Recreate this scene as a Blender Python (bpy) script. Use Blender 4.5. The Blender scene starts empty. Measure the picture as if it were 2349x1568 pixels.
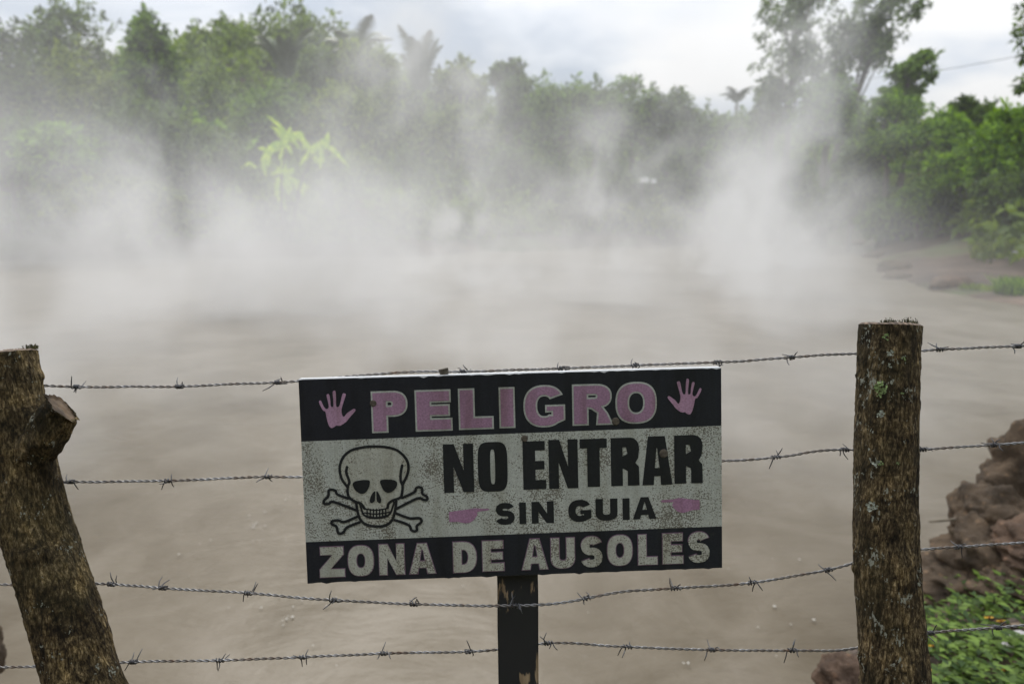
import bpy, bmesh, math, random
import numpy as np
from mathutils import Vector, Matrix
from mathutils.geometry import tessellate_polygon

sc = bpy.context.scene
COL = sc.collection
rad = math.radians

# ------------------------------------------------------------------ camera
CAM = np.array([0.0, 0.0, 2.0])
PITCH = rad(10.5)
F = 2349 * 24 / 36            # focal length in pixels of a 2349 wide frame
cam_d = bpy.data.cameras.new('camera')
cam_d.lens = 24; cam_d.sensor_width = 36
cam_d.clip_start = 0.05; cam_d.clip_end = 2000
cam_d.dof.use_dof = True
cam_d.dof.focus_distance = 1.10
cam_d.dof.aperture_fstop = 3.4
cam_d.dof.aperture_blades = 9
cam = bpy.data.objects.new('camera', cam_d)
COL.objects.link(cam)
cam.location = CAM
cam.rotation_euler = (math.pi / 2 - PITCH, 0, 0)
sc.camera = cam

# ------------------------------------------------------------------ world
SUN_EL, SUN_AZ = rad(46), rad(-12)      # azimuth measured from +y towards +x
world = bpy.data.worlds.new('World'); sc.world = world
world.use_nodes = True
wt = world.node_tree; wt.nodes.clear()
def wn(t, **kw):
    n = wt.nodes.new(t)
    for k, v in kw.items(): setattr(n, k, v)
    return n
w_out = wn('ShaderNodeOutputWorld'); w_bg = wn('ShaderNodeBackground')
w_bg.inputs['Strength'].default_value = 0.1
w_sky = wn('ShaderNodeTexSky', sky_type='NISHITA')
w_sky.sun_disc = False; w_sky.sun_elevation = SUN_EL; w_sky.sun_rotation = SUN_AZ
w_sky.air_density = 1.5; w_sky.dust_density = 3.0
w_tc = wn('ShaderNodeTexCoord')
w_mp = wn('ShaderNodeMapping'); w_mp.inputs['Scale'].default_value = (1.0, 1.0, 2.2)
w_mp.inputs['Location'].default_value = (0.35, 0.1, 0.2)
w_no = wn('ShaderNodeTexNoise'); w_no.inputs['Scale'].default_value = 2.6
w_no.inputs['Detail'].default_value = 4; w_no.inputs['Roughness'].default_value = 0.5
w_no.inputs['Distortion'].default_value = 0.4
w_rp = wn('ShaderNodeValToRGB')
e = w_rp.color_ramp.elements
e[0].position = 0.39; e[0].color = (0.45, 0.52, 0.63, 1)
e[1].position = 0.61; e[1].color = (0.92, 0.92, 0.93, 1)
m_ = w_rp.color_ramp.elements.new(0.5); m_.color = (0.70, 0.745, 0.82, 1)
w_mul = wn('ShaderNodeVectorMath', operation='SCALE'); w_mul.inputs['Scale'].default_value = 10.0
w_mix = wn('ShaderNodeMix', data_type='RGBA'); w_mix.inputs['Factor'].default_value = 0.9
# an overcast sky is about twice as bright overhead as it is low down
w_sep = wn('ShaderNodeSeparateXYZ'); w_z = wn('ShaderNodeMapRange')
w_z.inputs['From Min'].default_value = 0.1; w_z.inputs['From Max'].default_value = 0.9
w_z.inputs['To Min'].default_value = 8.9; w_z.inputs['To Max'].default_value = 21.0
L = wt.links.new
L(w_tc.outputs['Generated'], w_sep.inputs[0]); L(w_sep.outputs['Z'], w_z.inputs['Value']); L(w_z.outputs['Result'], w_mul.inputs['Scale'])
L(w_tc.outputs['Generated'], w_mp.inputs['Vector']); L(w_mp.outputs['Vector'], w_no.inputs['Vector'])
L(w_no.outputs['Fac'], w_rp.inputs['Fac']); L(w_rp.outputs['Color'], w_mul.inputs[0])
L(w_sky.outputs['Color'], w_mix.inputs['A']); L(w_mul.outputs['Vector'], w_mix.inputs['B'])
L(w_mix.outputs['Result'], w_bg.inputs['Color']); L(w_bg.outputs['Background'], w_out.inputs['Surface'])

# ------------------------------------------------------------------ sun
sun_d = bpy.data.lights.new('sun', 'SUN')
sun_d.energy = 1.5; sun_d.angle = rad(14); sun_d.color = (1.0, 0.95, 0.86)
sun = bpy.data.objects.new('sun', sun_d); COL.objects.link(sun)
sdir = Vector((math.sin(SUN_AZ) * math.cos(SUN_EL), math.cos(SUN_AZ) * math.cos(SUN_EL), math.sin(SUN_EL)))
sun.rotation_euler = sdir.to_track_quat('Z', 'Y').to_euler()
sun.location = sdir * 60

# ------------------------------------------------------------------ exposure and sampling
sc.view_settings.view_transform = 'Standard'
sc.view_settings.look = 'None'
sc.view_settings.exposure = 0.12
sc.view_settings.gamma = 1.0
sc.render.engine = 'CYCLES'
sc.cycles.use_denoising = True
sc.cycles.max_bounces = 8
sc.cycles.diffuse_bounces = 3
sc.cycles.volume_bounces = 2
sc.cycles.transparent_max_bounces = 8
sc.cycles.volume_step_rate = 3.0
sc.cycles.volume_max_steps = 256
sc.cycles.sample_clamp_indirect = 6

# ================================================================== helpers
def P(px, py, d):
    """photo position (2349 wide) at a depth along the camera axis -> world point"""
    x = (px - 1174.5) / F * d
    y = -(py - 784.0) / F * d
    return np.array([CAM[0] + x,
                     CAM[1] + d * math.cos(PITCH) + y * math.sin(PITCH),
                     CAM[2] - d * math.sin(PITCH) + y * math.cos(PITCH)])

def hash3(ix, iy, iz, seed):
    h = (ix.astype(np.int64) * 374761393 + iy.astype(np.int64) * 668265263 + iz.astype(np.int64) * 2147483647 + seed * 144665)
    h = (h ^ (h >> 13)) * 1274126177
    h = (h ^ (h >> 16)) & 0xFFFFFF
    return h / float(0xFFFFFF)

def vnoise(p, seed=0):
    p = np.asarray(p, float)
    i = np.floor(p).astype(np.int64); f = p - i
    f = f * f * (3 - 2 * f)
    r = 0
    for dx in (0, 1):
        wx = f[:, 0] if dx else 1 - f[:, 0]
        for dy in (0, 1):
            wy = f[:, 1] if dy else 1 - f[:, 1]
            for dz in (0, 1):
                wz = f[:, 2] if dz else 1 - f[:, 2]
                r = r + wx * wy * wz * hash3(i[:, 0] + dx, i[:, 1] + dy, i[:, 2] + dz, seed)
    return r

def fbm(p, octv=4, seed=0, gain=0.5):
    p = np.asarray(p, float); a = 1.0; s = 0; t = 0
    for o in range(octv):
        s = s + a * vnoise(p * (2.03 ** o) + o * 7.1, seed + o); t += a; a *= gain
    return s / t            # 0..1

def mesh_np(name, verts, faces, mat=None, parent=None, smooth=False, rnd=None):
    """verts (n,3) array, faces list of tuples or (m,k) array"""
    me = bpy.data.meshes.new(name)
    if isinstance(faces, np.ndarray):
        m, k = faces.shape
        verts = np.asarray(verts, np.float32)
        me.vertices.add(len(verts)); me.vertices.foreach_set('co', verts.ravel())
        me.loops.add(m * k); me.loops.foreach_set('vertex_index', faces.astype(np.int32).ravel())
        me.polygons.add(m)
        me.polygons.foreach_set('loop_start', np.arange(0, m * k, k, dtype=np.int32))
        me.update(calc_edges=True)
    else:
        me.from_pydata([tuple(v) for v in verts], [], [tuple(f) for f in faces])
    if rnd is not None:                    # one random number per leaf
        at = me.attributes.new('leaf_tone', 'FLOAT', 'FACE')
        at.data.foreach_set('value', np.asarray(rnd, np.float32))
    if smooth:
        me.polygons.foreach_set('use_smooth', np.ones(len(me.polygons), bool))
    if mat: me.materials.append(mat)
    o = bpy.data.objects.new(name, me); COL.objects.link(o)
    if parent is not None:
        o.parent = parent
    return o

def thing(name, label, cat, loc=(0, 0, 0), group=None):
    o = bpy.data.objects.new(name, None); COL.objects.link(o)
    o.location = tuple(float(v) for v in loc); o.empty_display_size = 0.2
    o['label'] = label; o['category'] = cat
    if group: o['group'] = group
    return o

def tag(o, label=None, cat=None, group=None, kind=None):
    if label: o['label'] = label
    if cat: o['category'] = cat
    if group: o['group'] = group
    if kind: o['kind'] = kind
    return o

def frames_along(pts):
    pts = np.asarray(pts, float)
    t = np.gradient(pts, axis=0); t /= np.linalg.norm(t, axis=1)[:, None] + 1e-12
    up = np.array([0.03, 0.05, 1.0]) if abs(t[0][2]) < 0.9 else np.array([1.0, 0.05, 0.03])
    n = np.cross(up, t[0]); n /= np.linalg.norm(n)
    N = [n]
    for i in range(1, len(pts)):
        n = N[-1] - t[i] * np.dot(N[-1], t[i]); n /= np.linalg.norm(n) + 1e-12
        N.append(n)
    N = np.array(N); B = np.cross(t, N)
    return t, N, B

def tube_arrays(pts, r, k=6, base=0):
    pts = np.asarray(pts, float); r = np.broadcast_to(np.asarray(r, float), (len(pts),))
    t, N, B = frames_along(pts)
    a = np.linspace(0, 2 * math.pi, k, endpoint=False)
    V = pts[:, None, :] + r[:, None, None] * (np.cos(a)[None, :, None] * N[:, None, :] + np.sin(a)[None, :, None] * B[:, None, :])
    V = V.reshape(-1, 3); Fs = []
    n = len(pts)
    for i in range(n - 1):
        for j in range(k):
            j2 = (j + 1) % k
            Fs.append((base + i * k + j, base + i * k + j2, base + (i + 1) * k + j2, base + (i + 1) * k + j))
    Fs.append(tuple(base + j for j in range(k))[::-1])
    Fs.append(tuple(base + (n - 1) * k + j for j in range(k)))
    return V, Fs

class MB:
    def __init__(s): s.v = []; s.f = []; s.n = 0
    def add(s, V, Fs):
        s.v.append(np.asarray(V, float)); s.f += [tuple(i + s.n for i in f) for f in Fs]; s.n += len(V)
    def tube(s, pts, r, k=6):
        V, Fs = tube_arrays(pts, r, k); s.add(V, Fs)
    def build(s, name, mat, parent=None, smooth=True):
        return mesh_np(name, np.concatenate(s.v), s.f, mat, parent, smooth)

def spline(pts, n):
    """Catmull-Rom through pts, n samples"""
    p = np.asarray(pts, float)
    p = np.vstack([2 * p[0] - p[1], p, 2 * p[-1] - p[-2]])
    seg = len(p) - 3
    u = np.linspace(0, seg, n); i = np.minimum(u.astype(int), seg - 1); t = (u - i)[:, None]
    a, b, c, d = p[i], p[i + 1], p[i + 2], p[i + 3]
    return 0.5 * (2 * b + (c - a) * t + (2 * a - 5 * b + 4 * c - d) * t ** 2 + (3 * b - a - 3 * c + d) * t ** 3)

# ================================================================== materials
def mat_new(name):
    m = bpy.data.materials.new(name); m.use_nodes = True
    nt = m.node_tree; b = nt.nodes['Principled BSDF']
    return m, nt, b

def N_(nt, t, ins=None, **kw):
    n = nt.nodes.new(t)
    for k, v in kw.items(): setattr(n, k, v)
    for k, v in (ins or {}).items():
        if isinstance(v, bpy.types.NodeSocket): nt.links.new(v, n.inputs[k])
        else: n.inputs[k].default_value = v
    return n

def ramp(nt, fac, stops):
    r = nt.nodes.new('ShaderNodeValToRGB'); nt.links.new(fac, r.inputs['Fac'])
    el = r.color_ramp.elements
    el[0].position, el[0].color = stops[0][0], (*stops[0][1], 1)
    el[1].position, el[1].color = stops[-1][0], (*stops[-1][1], 1)
    for p, c in stops[1:-1]:
        x = el.new(p); x.color = (*c, 1)
    return r.outputs['Color']

def coords(nt, scale=(1, 1, 1), kind='Object', rot=(0, 0, 0)):
    tc = nt.nodes.new('ShaderNodeTexCoord')
    mp = N_(nt, 'ShaderNodeMapping', {'Vector': tc.outputs[kind], 'Scale': scale, 'Rotation': rot})
    return mp.outputs['Vector']

def noise(nt, vec, scale, detail=4, rough=0.55, dist=0.0):
    return N_(nt, 'ShaderNodeTexNoise', {'Vector': vec, 'Scale': scale, 'Detail': detail, 'Roughness': rough, 'Distortion': dist}).outputs['Fac']

def mixc(nt, fac, a, b, mode='MIX'):
    n = nt.nodes.new('ShaderNodeMix'); n.data_type = 'RGBA'; n.blend_type = mode
    for k, v in (('Factor', fac), ('A', a), ('B', b)):
        s = n.inputs[k] if k == 'Factor' else [i for i in n.inputs if i.name == k and i.type == 'RGBA'][0]
        if isinstance(v, bpy.types.NodeSocket): nt.links.new(v, s)
        else: s.default_value = (*v, 1) if isinstance(v, tuple) else v
    return [o for o in n.outputs if o.type == 'RGBA'][0]

def bump(nt, b, h, strength=0.5, dist=0.01):
    n = N_(nt, 'ShaderNodeBump', {'Height': h, 'Strength': strength, 'Distance': dist})
    nt.links.new(n.outputs['Normal'], b.inputs['Normal'])

def leaf_mat(name, lo, hi, trans=0.42, clump=0.6, rough=0.55):
    m, nt, b = mat_new(name)
    at = N_(nt, 'ShaderNodeAttribute', attribute_name='leaf_tone')
    nz = noise(nt, coords(nt), clump, 3)
    mx = N_(nt, 'ShaderNodeMath', {0: at.outputs['Fac'], 1: nz}, operation='ADD')
    mx2 = N_(nt, 'ShaderNodeMath', {0: mx.outputs[0], 1: 0.5}, operation='MULTIPLY')
    mid = tuple((a + c) / 2 for a, c in zip(lo, hi))
    c = ramp(nt, mx2.outputs[0], [(0.31, lo), (0.5, mid), (0.69, hi)])
    nt.links.new(c, b.inputs['Base Color'])
    b.inputs['Roughness'].default_value = rough
    b.inputs['Specular IOR Level'].default_value = 0.35
    tr = N_(nt, 'ShaderNodeBsdfTranslucent')
    ct = mixc(nt, 1.0, c, (1.15, 1.1, 0.5), 'MULTIPLY')
    nt.links.new(ct, tr.inputs['Color'])
    ms = N_(nt, 'ShaderNodeMixShader', {0: trans, 1: b.outputs[0], 2: tr.outputs[0]})
    nt.links.new(ms.outputs[0], nt.nodes['Material Output'].inputs['Surface'])
    return m

def plain(name, col, rough=0.6, metal=0.0, var=0.0, scale=20, bumpy=0.0, bscale=60, bdist=0.002):
    m, nt, b = mat_new(name)
    b.inputs['Roughness'].default_value = rough; b.inputs['Metallic'].default_value = metal
    v = coords(nt)
    if var:
        n = noise(nt, v, scale, 5)
        lo = tuple(c * (1 - var) for c in col); hi = tuple(min(1, c * (1 + var)) for c in col)
        nt.links.new(ramp(nt, n, [(0.3, lo), (0.7, hi)]), b.inputs['Base Color'])
    else:
        b.inputs['Base Color'].default_value = (*col, 1)
    if bumpy:
        bump(nt, b, noise(nt, v, bscale, 4), bumpy, bdist)
    return m

M = {}
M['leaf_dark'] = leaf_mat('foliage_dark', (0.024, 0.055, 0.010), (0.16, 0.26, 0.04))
M['leaf_mid'] = leaf_mat('foliage_mid', (0.036, 0.085, 0.009), (0.22, 0.37, 0.035))
M['leaf_olive'] = leaf_mat('foliage_olive', (0.055, 0.095, 0.013), (0.30, 0.39, 0.055))
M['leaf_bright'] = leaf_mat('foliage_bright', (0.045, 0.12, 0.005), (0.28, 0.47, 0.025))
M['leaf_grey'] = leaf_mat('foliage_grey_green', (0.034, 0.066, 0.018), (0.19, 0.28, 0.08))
M['leaf_lime'] = leaf_mat('foliage_lime', (0.36, 0.56, 0.012), (0.62, 0.80, 0.03), trans=0.45, clump=2.0)
M['leaf_dry'] = leaf_mat('foliage_dry', (0.07, 0.055, 0.03), (0.19, 0.15, 0.085))
M['trunk'] = plain('tree_bark', (0.13, 0.11, 0.09), 0.9, 0, 0.4, 3, 0.6, 12, 0.03)

def ground_mat():
    m, nt, b = mat_new('bare_earth')
    v = coords(nt)
    n1 = noise(nt, v, 0.35, 6, 0.6); n2 = noise(nt, v, 6, 6, 0.65); n3 = noise(nt, v, 0.16, 4, 0.6)
    c1 = ramp(nt, n1, [(0.34, (0.042, 0.028, 0.020)), (0.5, (0.098, 0.067, 0.050)), (0.66, (0.19, 0.138, 0.103))])
    c2 = ramp(nt, n2, [(0.3, (0.55, 0.52, 0.5)), (0.75, (1.25, 1.2, 1.1))])
    c = mixc(nt, 1.0, c1, c2, 'MULTIPLY')
    gr = ramp(nt, n3, [(0.50, (0, 0, 0)), (0.62, (1, 1, 1))])
    c = mixc(nt, gr, c, (0.085, 0.11, 0.04))
    nt.links.new(c, b.inputs['Base Color']); b.inputs['Roughness'].default_value = 0.92
    bump(nt, b, noise(nt, v, 9, 8, 0.65), 0.8, 0.05)
    return m
M['ground'] = ground_mat()

def water_mat():
    m, nt, b = mat_new('muddy_water')
    v = coords(nt)
    n1 = noise(nt, v, 0.22, 5, 0.6, 1.2); n2 = noise(nt, v, 1.3, 5, 0.6, 0.8)
    mx = N_(nt, 'ShaderNodeMath', {0: n1, 1: n2}, operation='ADD')
    h = N_(nt, 'ShaderNodeMath', {0: mx.outputs[0], 1: 0.5}, operation='MULTIPLY')
    c = ramp(nt, h.outputs[0], [(0.37, (0.105, 0.080, 0.046)), (0.5, (0.158, 0.128, 0.086)), (0.63, (0.215, 0.180, 0.134))])
    nt.links.new(c, b.inputs['Base Color'])
    b.inputs['Roughness'].default_value = 0.42; b.inputs['Specular IOR Level'].default_value = 0.25
    vs = coords(nt, (1, 1, 1), rot=(0, 0, 0.5))
    r1 = noise(nt, coords(nt, (0.6, 1.6, 1), rot=(0, 0, 0.35)), 2.4, 4, 0.55, 0.6)
    r2 = noise(nt, vs, 9.0, 3, 0.5, 0.4)
    a = N_(nt, 'ShaderNodeMath', {0: r1, 1: r2}, operation='MULTIPLY_ADD'); a.inputs[1].default_value = 1.0
    k = N_(nt, 'ShaderNodeMath', {0: r2, 1: 0.25, 2: r1}, operation='MULTIPLY_ADD')
    bump(nt, b, k.outputs[0], 0.4, 0.05)
    return m
M['water'] = water_mat()

def rock_mat(name, lo, hi):
    m, nt, b = mat_new(name)
    v = coords(nt)
    c = ramp(nt, noise(nt, v, 7, 8, 0.65, 0.5), [(0.3, lo), (0.55, tuple((a + d) / 2 for a, d in zip(lo, hi))), (0.75, hi)])
    vo = N_(nt, 'ShaderNodeTexVoronoi', {'Vector': v, 'Scale': 22.0})
    sp = ramp(nt, vo.outputs['Distance'], [(0.12, (1.7, 1.6, 1.5)), (0.3, (1, 1, 1))])
    c = mixc(nt, 1.0, c, sp, 'MULTIPLY')
    nt.links.new(c, b.inputs['Base Color']); b.inputs['Roughness'].default_value = 0.9
    bump(nt, b, noise(nt, v, 18, 8, 0.7), 0.9, 0.03)
    return m
M['rock'] = rock_mat('volcanic_rock', (0.034, 0.023, 0.013), (0.18, 0.122, 0.074))
M['rock_red'] = rock_mat('reddish_rock', (0.042, 0.025, 0.015), (0.19, 0.118, 0.075))
M['stone_pale'] = rock_mat('pale_stone', (0.42, 0.40, 0.38), (0.7, 0.68, 0.66))

# ================================================================== terrain and water
POOL = np.array([(-34, 14), (-20, 4), (-8, 2.0), (-2.6, 1.62), (-0.8, 1.50), (0.6, 1.52), (1.05, 1.85), (1.30, 2.45), (1.75, 3.05),
                 (2.5, 3.5), (4.2, 4.2), (8.0, 8.0), (10.9, 12.5), (11.4, 15), (11.3, 18.4), (12.6, 22.6), (15.0, 27.5), (17.5, 33), (20.5, 40), (23.5, 46.5),
                 (18, 47.5), (14.5, 45), (11, 46.5), (8, 43.5), (5.5, 45), (3.0, 40.5), (0.5, 38), (-1.5, 39.5), (-3.5, 35), (-6, 32.5), (-9, 33.5), (-12, 31.5), (-16, 32.5), (-22, 30.5), (-30, 26)], float)

def sdist(x, y):
    """signed distance to the pool outline, negative on the water"""
    p = np.stack([x, y], -1); d = np.full(x.shape, 1e9); inside = np.zeros(x.shape, bool)
    n = len(POOL)
    for i in range(n):
        a, b = POOL[i], POOL[(i + 1) % n]
        ab = b - a; t = np.clip(((p - a) @ ab) / (ab @ ab), 0, 1)
        q = a + t[..., None] * ab
        d = np.minimum(d, np.linalg.norm(p - q, axis=-1))
        c = ((a[1] > y) != (b[1] > y)) & (x < (b[0] - a[0]) * (y - a[1]) / (b[1] - a[1] + 1e-12) + a[0])
        inside ^= c
    return np.where(inside, -d, d)

def height(x, y):
    x = np.asarray(x, float); y = np.asarray(y, float)
    s = sdist(x, y)
    nz = np.stack([x * 0.22, y * 0.22, np.zeros_like(x)], -1).reshape(-1, 3)
    n1 = (fbm(nz, 4, 3) - 0.5).reshape(x.shape)
    n2 = (fbm(nz * 9, 4, 8) - 0.5).reshape(x.shape)
    near = np.clip((9 - y) / 5, 0, 1)
    bank = np.where(s > 0, (0.14 + 0.36 * near + 0.5 * np.clip((y - 24) / 6, 0, 1)) * (1 - np.exp(-s / (0.35 + 0.35 * (1 - near) + 0.5 * np.clip((y - 24) / 6, 0, 1)))), np.maximum(s * 1.2, -0.6))
    # the right bank near the camera slopes gently into the pool
    far = np.clip((y - 6) / 10, 0, 1)
    rise = np.where(s > 0.8, (np.minimum(s, 40) - 0.8) * (0.06 + 0.12 * np.clip((s - 3) / 14, 0, 1)), 0) * far
    hill = 17 * np.exp(-((x + 30) / 28) ** 2 - ((y - 105) / 26) ** 2) * np.clip(s / 12, 0, 1)
    left = 2.5 * np.clip((-x - 14) / 14, 0, 1) * np.clip(s / 8, 0, 1)
    right = 1.6 * np.clip((x - 15) / 10, 0, 1) * np.clip(s / 8, 0, 1)
    # unseen slope added behind the viewer to block low sky light
    behind = 9 * np.clip((-2.2 - y) / 7, 0, 1) ** 0.8
    mound = 0.50 * np.exp(-((x - 2.85) / 0.55) ** 2 - ((y - 3.45) / 0.42) ** 2)
    z = mound + bank + rise + hill + left + right + behind
    amp = np.clip(s / 1.5, 0, 1)
    return z + n1 * amp * (0.25 + 0.5 * far) + n2 * np.clip(s / 0.3, 0, 1) * 0.06

def gz(x, y):
    return float(height(np.array([x]), np.array([y]))[0])

def axis(lo, hi, c, fine, n):
    u = np.linspace(-1, 1, n); w = np.sinh(u * 4.2) / math.sinh(4.2)
    a = np.where(w < 0, c + (c - lo) * w, c + (hi - c) * w)
    return a
gx = axis(-150, 150, 0.6, 0.05, 300); gy = axis(-60, 260, 3.0, 0.05, 340)
X, Y = np.meshgrid(gx, gy)
Z = height(X, Y)
nx, ny = len(gx), len(gy)
ii, jj = np.meshgrid(np.arange(nx - 1), np.arange(ny - 1))
q = (jj * nx + ii).ravel()
ground = mesh_np('ground', np.stack([X.ravel(), Y.ravel(), Z.ravel()], 1), np.stack([q, q + 1, q + nx + 1, q + nx], 1), M['ground'], smooth=True)
tag(ground, 'bare reddish brown earth banks and slopes round the steaming pool', 'ground', kind='structure')

wx = axis(-38, 28, 0.3, 0.05, 160); wy = axis(0.9, 52, 3.0, 0.05, 180)
WX, WY = np.meshgrid(wx, wy)
WZ = (fbm(np.stack([WX.ravel() * 0.9, WY.ravel() * 1.3, 0 * WX.ravel()], 1), 3, 5) - 0.5) * 0.035
ii, jj = np.meshgrid(np.arange(len(wx) - 1), np.arange(len(wy) - 1)); q = (jj * len(wx) + ii).ravel()
water = mesh_np('water', np.stack([WX.ravel(), WY.ravel(), WZ], 1), np.stack([q, q + 1, q + len(wx) + 1, q + len(wx)], 1), M['water'], smooth=True)
tag(water, 'muddy grey brown hot water of the pool', 'water', kind='structure')

# foam flecks drifting on the water
rng = np.random.default_rng(11)
mb = MB()
def fleck(x, y, r):
    a = np.linspace(0, 2 * math.pi, 7, endpoint=False) + rng.random()
    rr = r * (0.7 + 0.6 * rng.random(7))
    ring = np.stack([x + rr * np.cos(a), y + 1.2 * rr * np.sin(a), np.full(7, 0.012)], 1)
    top = np.array([[x, y, 0.012 + r * 0.5]])
    mb.add(np.vstack([ring, top]), [(i, (i + 1) % 7, 7) for i in range(7)])
def wpt(px, py):
    v = P(px, py, 1.0) - CAM; t = CAM[2] / -v[2]
    return CAM + v * t
for (x0, y0, x1, y1, n, spread) in ((570, 1215, 700, 1120, 14, 9), (630, 1440, 700, 1390, 7, 10), (420, 1270, 470, 1240, 3, 15), (560, 1190, 600, 1215, 6, 7), (720, 1260, 760, 1290, 3, 14)):
    for k in range(n):
        t = rng.random()
        w = wpt(x0 + (x1 - x0) * t + rng.normal() * spread, y0 + (y1 - y0) * t + rng.normal() * spread)
        fleck(w[0], w[1], 0.003 + 0.006 * rng.random() ** 2)
for k in range(36):
    w = wpt(rng.uniform(300, 2000), rng.uniform(1150, 1560)); fleck(w[0], w[1], 0.003 + 0.005 * rng.random() ** 2)
M['foam'] = plain('foam', (0.40, 0.37, 0.32), 0.5)
tag(mb.build('foam', M['foam']), 'pale foam flecks drifting on the muddy water', 'foam', kind='stuff')

# ================================================================== plants
def leaf_faces(pos, outward, length, width, rng, droop=0.3, flat=0.5):
    """one bent leaf (two quads folded on the midrib) per position; returns verts, faces, tone"""
    n = len(pos)
    d = rng.normal(size=(n, 3)); d /= np.linalg.norm(d, axis=1)[:, None]
    d = d * 0.75 + outward * 0.6; d[:, 2] -= droop
    d /= np.linalg.norm(d, axis=1)[:, None]
    up = rng.normal(size=(n, 3)) * (1 - flat) + np.array([0, 0, 1.0]) * flat + outward * 0.4
    s = np.cross(d, up); s /= np.linalg.norm(s, axis=1)[:, None] + 1e-9
    nn = np.cross(s, d)
    l = (length * (0.6 + 0.8 * rng.random(n)))[:, None]; w = (width * (0.6 + 0.8 * rng.random(n)))[:, None]
    a = pos; m = pos + d * l * 0.45 - nn * l * 0.03; c = pos + d * l - nn * l * 0.14
    b1 = pos + d * l * 0.42 + s * w * 0.5 + nn * w * 0.14; b2 = pos + d * l * 0.42 - s * w * 0.5 + nn * w * 0.14
    V = np.stack([a, b1, c, m, b2], 1).reshape(-1, 3)
    o = np.arange(n) * 5
    Fq = np.concatenate([np.stack([o, o + 3, o + 2, o + 1], 1), np.stack([o, o + 4, o + 2, o + 3], 1)])
    t = rng.random(n)
    return V, Fq, np.concatenate([t, t])

def px_box(cx, y0, y1, w, d):
    """crown box in the photo -> centre and half sizes in the world"""
    c = P(cx, (y0 + y1) / 2, d)
    return c, w / F * d / 2, (y1 - y0) / F * d / 2

def crown_cloud(c, rx, rz, rng, n_blob, per_blob, leaf, shape='round', ry=None, blob=0.34, hollow=0.55, aspect=0.5, droop=0.3):
    ry = ry or rx
    cen = []; shear = CROWN.get('shear', 0.0)
    k = 0
    while len(cen) < n_blob and k < n_blob * 40:
        k += 1
        u = rng.normal(size=3); u /= np.linalg.norm(u)
        r = hollow + (1 - hollow) * rng.random()
        p = u * r
        if shape == 'cone':
            h = (p[2] + 1) / 2; s = 1.05 - 0.75 * h; p[0] *= s; p[1] *= s
        elif shape == 'flat':
            p[2] = abs(p[2]) * 1.5 - 0.6
        elif shape == 'column':
            p[2] = rng.uniform(-0.95, 0.95)
        cen.append(p)
    cen = np.array(cen)
    bs = blob * (0.55 + 0.8 * rng.random(len(cen)))
    V, Fa, T = [], [], []; off = 0
    cents = []
    for p, b in zip(cen, bs):
        sc_ = np.array([rx, ry, rz]); C = c + p * sc_ * (1 - 0.55 * b)
        cents.append(C)
        n = max(12, int(per_blob * (b / blob) ** 1.6))
        u = rng.normal(size=(n, 3)); u /= np.linalg.norm(u, axis=1)[:, None]
        u[:, 2] = np.where(u[:, 2] < -0.35, -u[:, 2], u[:, 2])
        R = b * np.array([0.5 * (rx + ry), 0.5 * (rx + ry), 0.5 * (rz + min(rx, rz))])
        rr = (0.45 + 0.6 * rng.random(n) ** 0.6)[:, None]
        wob = (1 + 0.5 * (fbm(u * 1.9 + p * 5, 3, 2) - 0.5) * 2)[:, None]
        pos = C + u * R * rr * wob
        v, f, t = leaf_faces(pos, u, leaf, leaf * aspect, rng, droop)
        V.append(v); Fa.append(f + off); T.append(t); off += len(v)
    for k in range(CROWN.get('sprays', 16)):       # loose twigs breaking the outline
        u = rng.normal(size=3); u[2] = abs(u[2]) * 1.1 - 0.25; u /= np.linalg.norm(u)
        if shape == 'cone': u[:2] *= 1.05 - 0.75 * (u[2] + 1) / 2
        R0 = np.array([rx, ry, rz]); tip = c + u * R0 * rng.uniform(1.0, 1.22); base_ = c + u * R0 * 0.75
        n = 26; t_ = rng.random(n)[:, None]
        pos = base_ + (tip - base_) * t_ + rng.normal(size=(n, 3)) * 0.09 * rx * (1.15 - t_)
        v, f, t = leaf_faces(pos, np.repeat(u[None], n, 0), leaf, leaf * aspect, rng, droop)
        V.append(v); Fa.append(f + off); T.append(t); off += len(v)
    V = np.concatenate(V)
    V[:, 0] += shear * (V[:, 2] - c[2]); cents = np.array(cents); cents[:, 0] += shear * (cents[:, 2] - c[2])
    return V, np.concatenate(Fa), np.concatenate(T), cents
CROWN = {}

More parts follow.
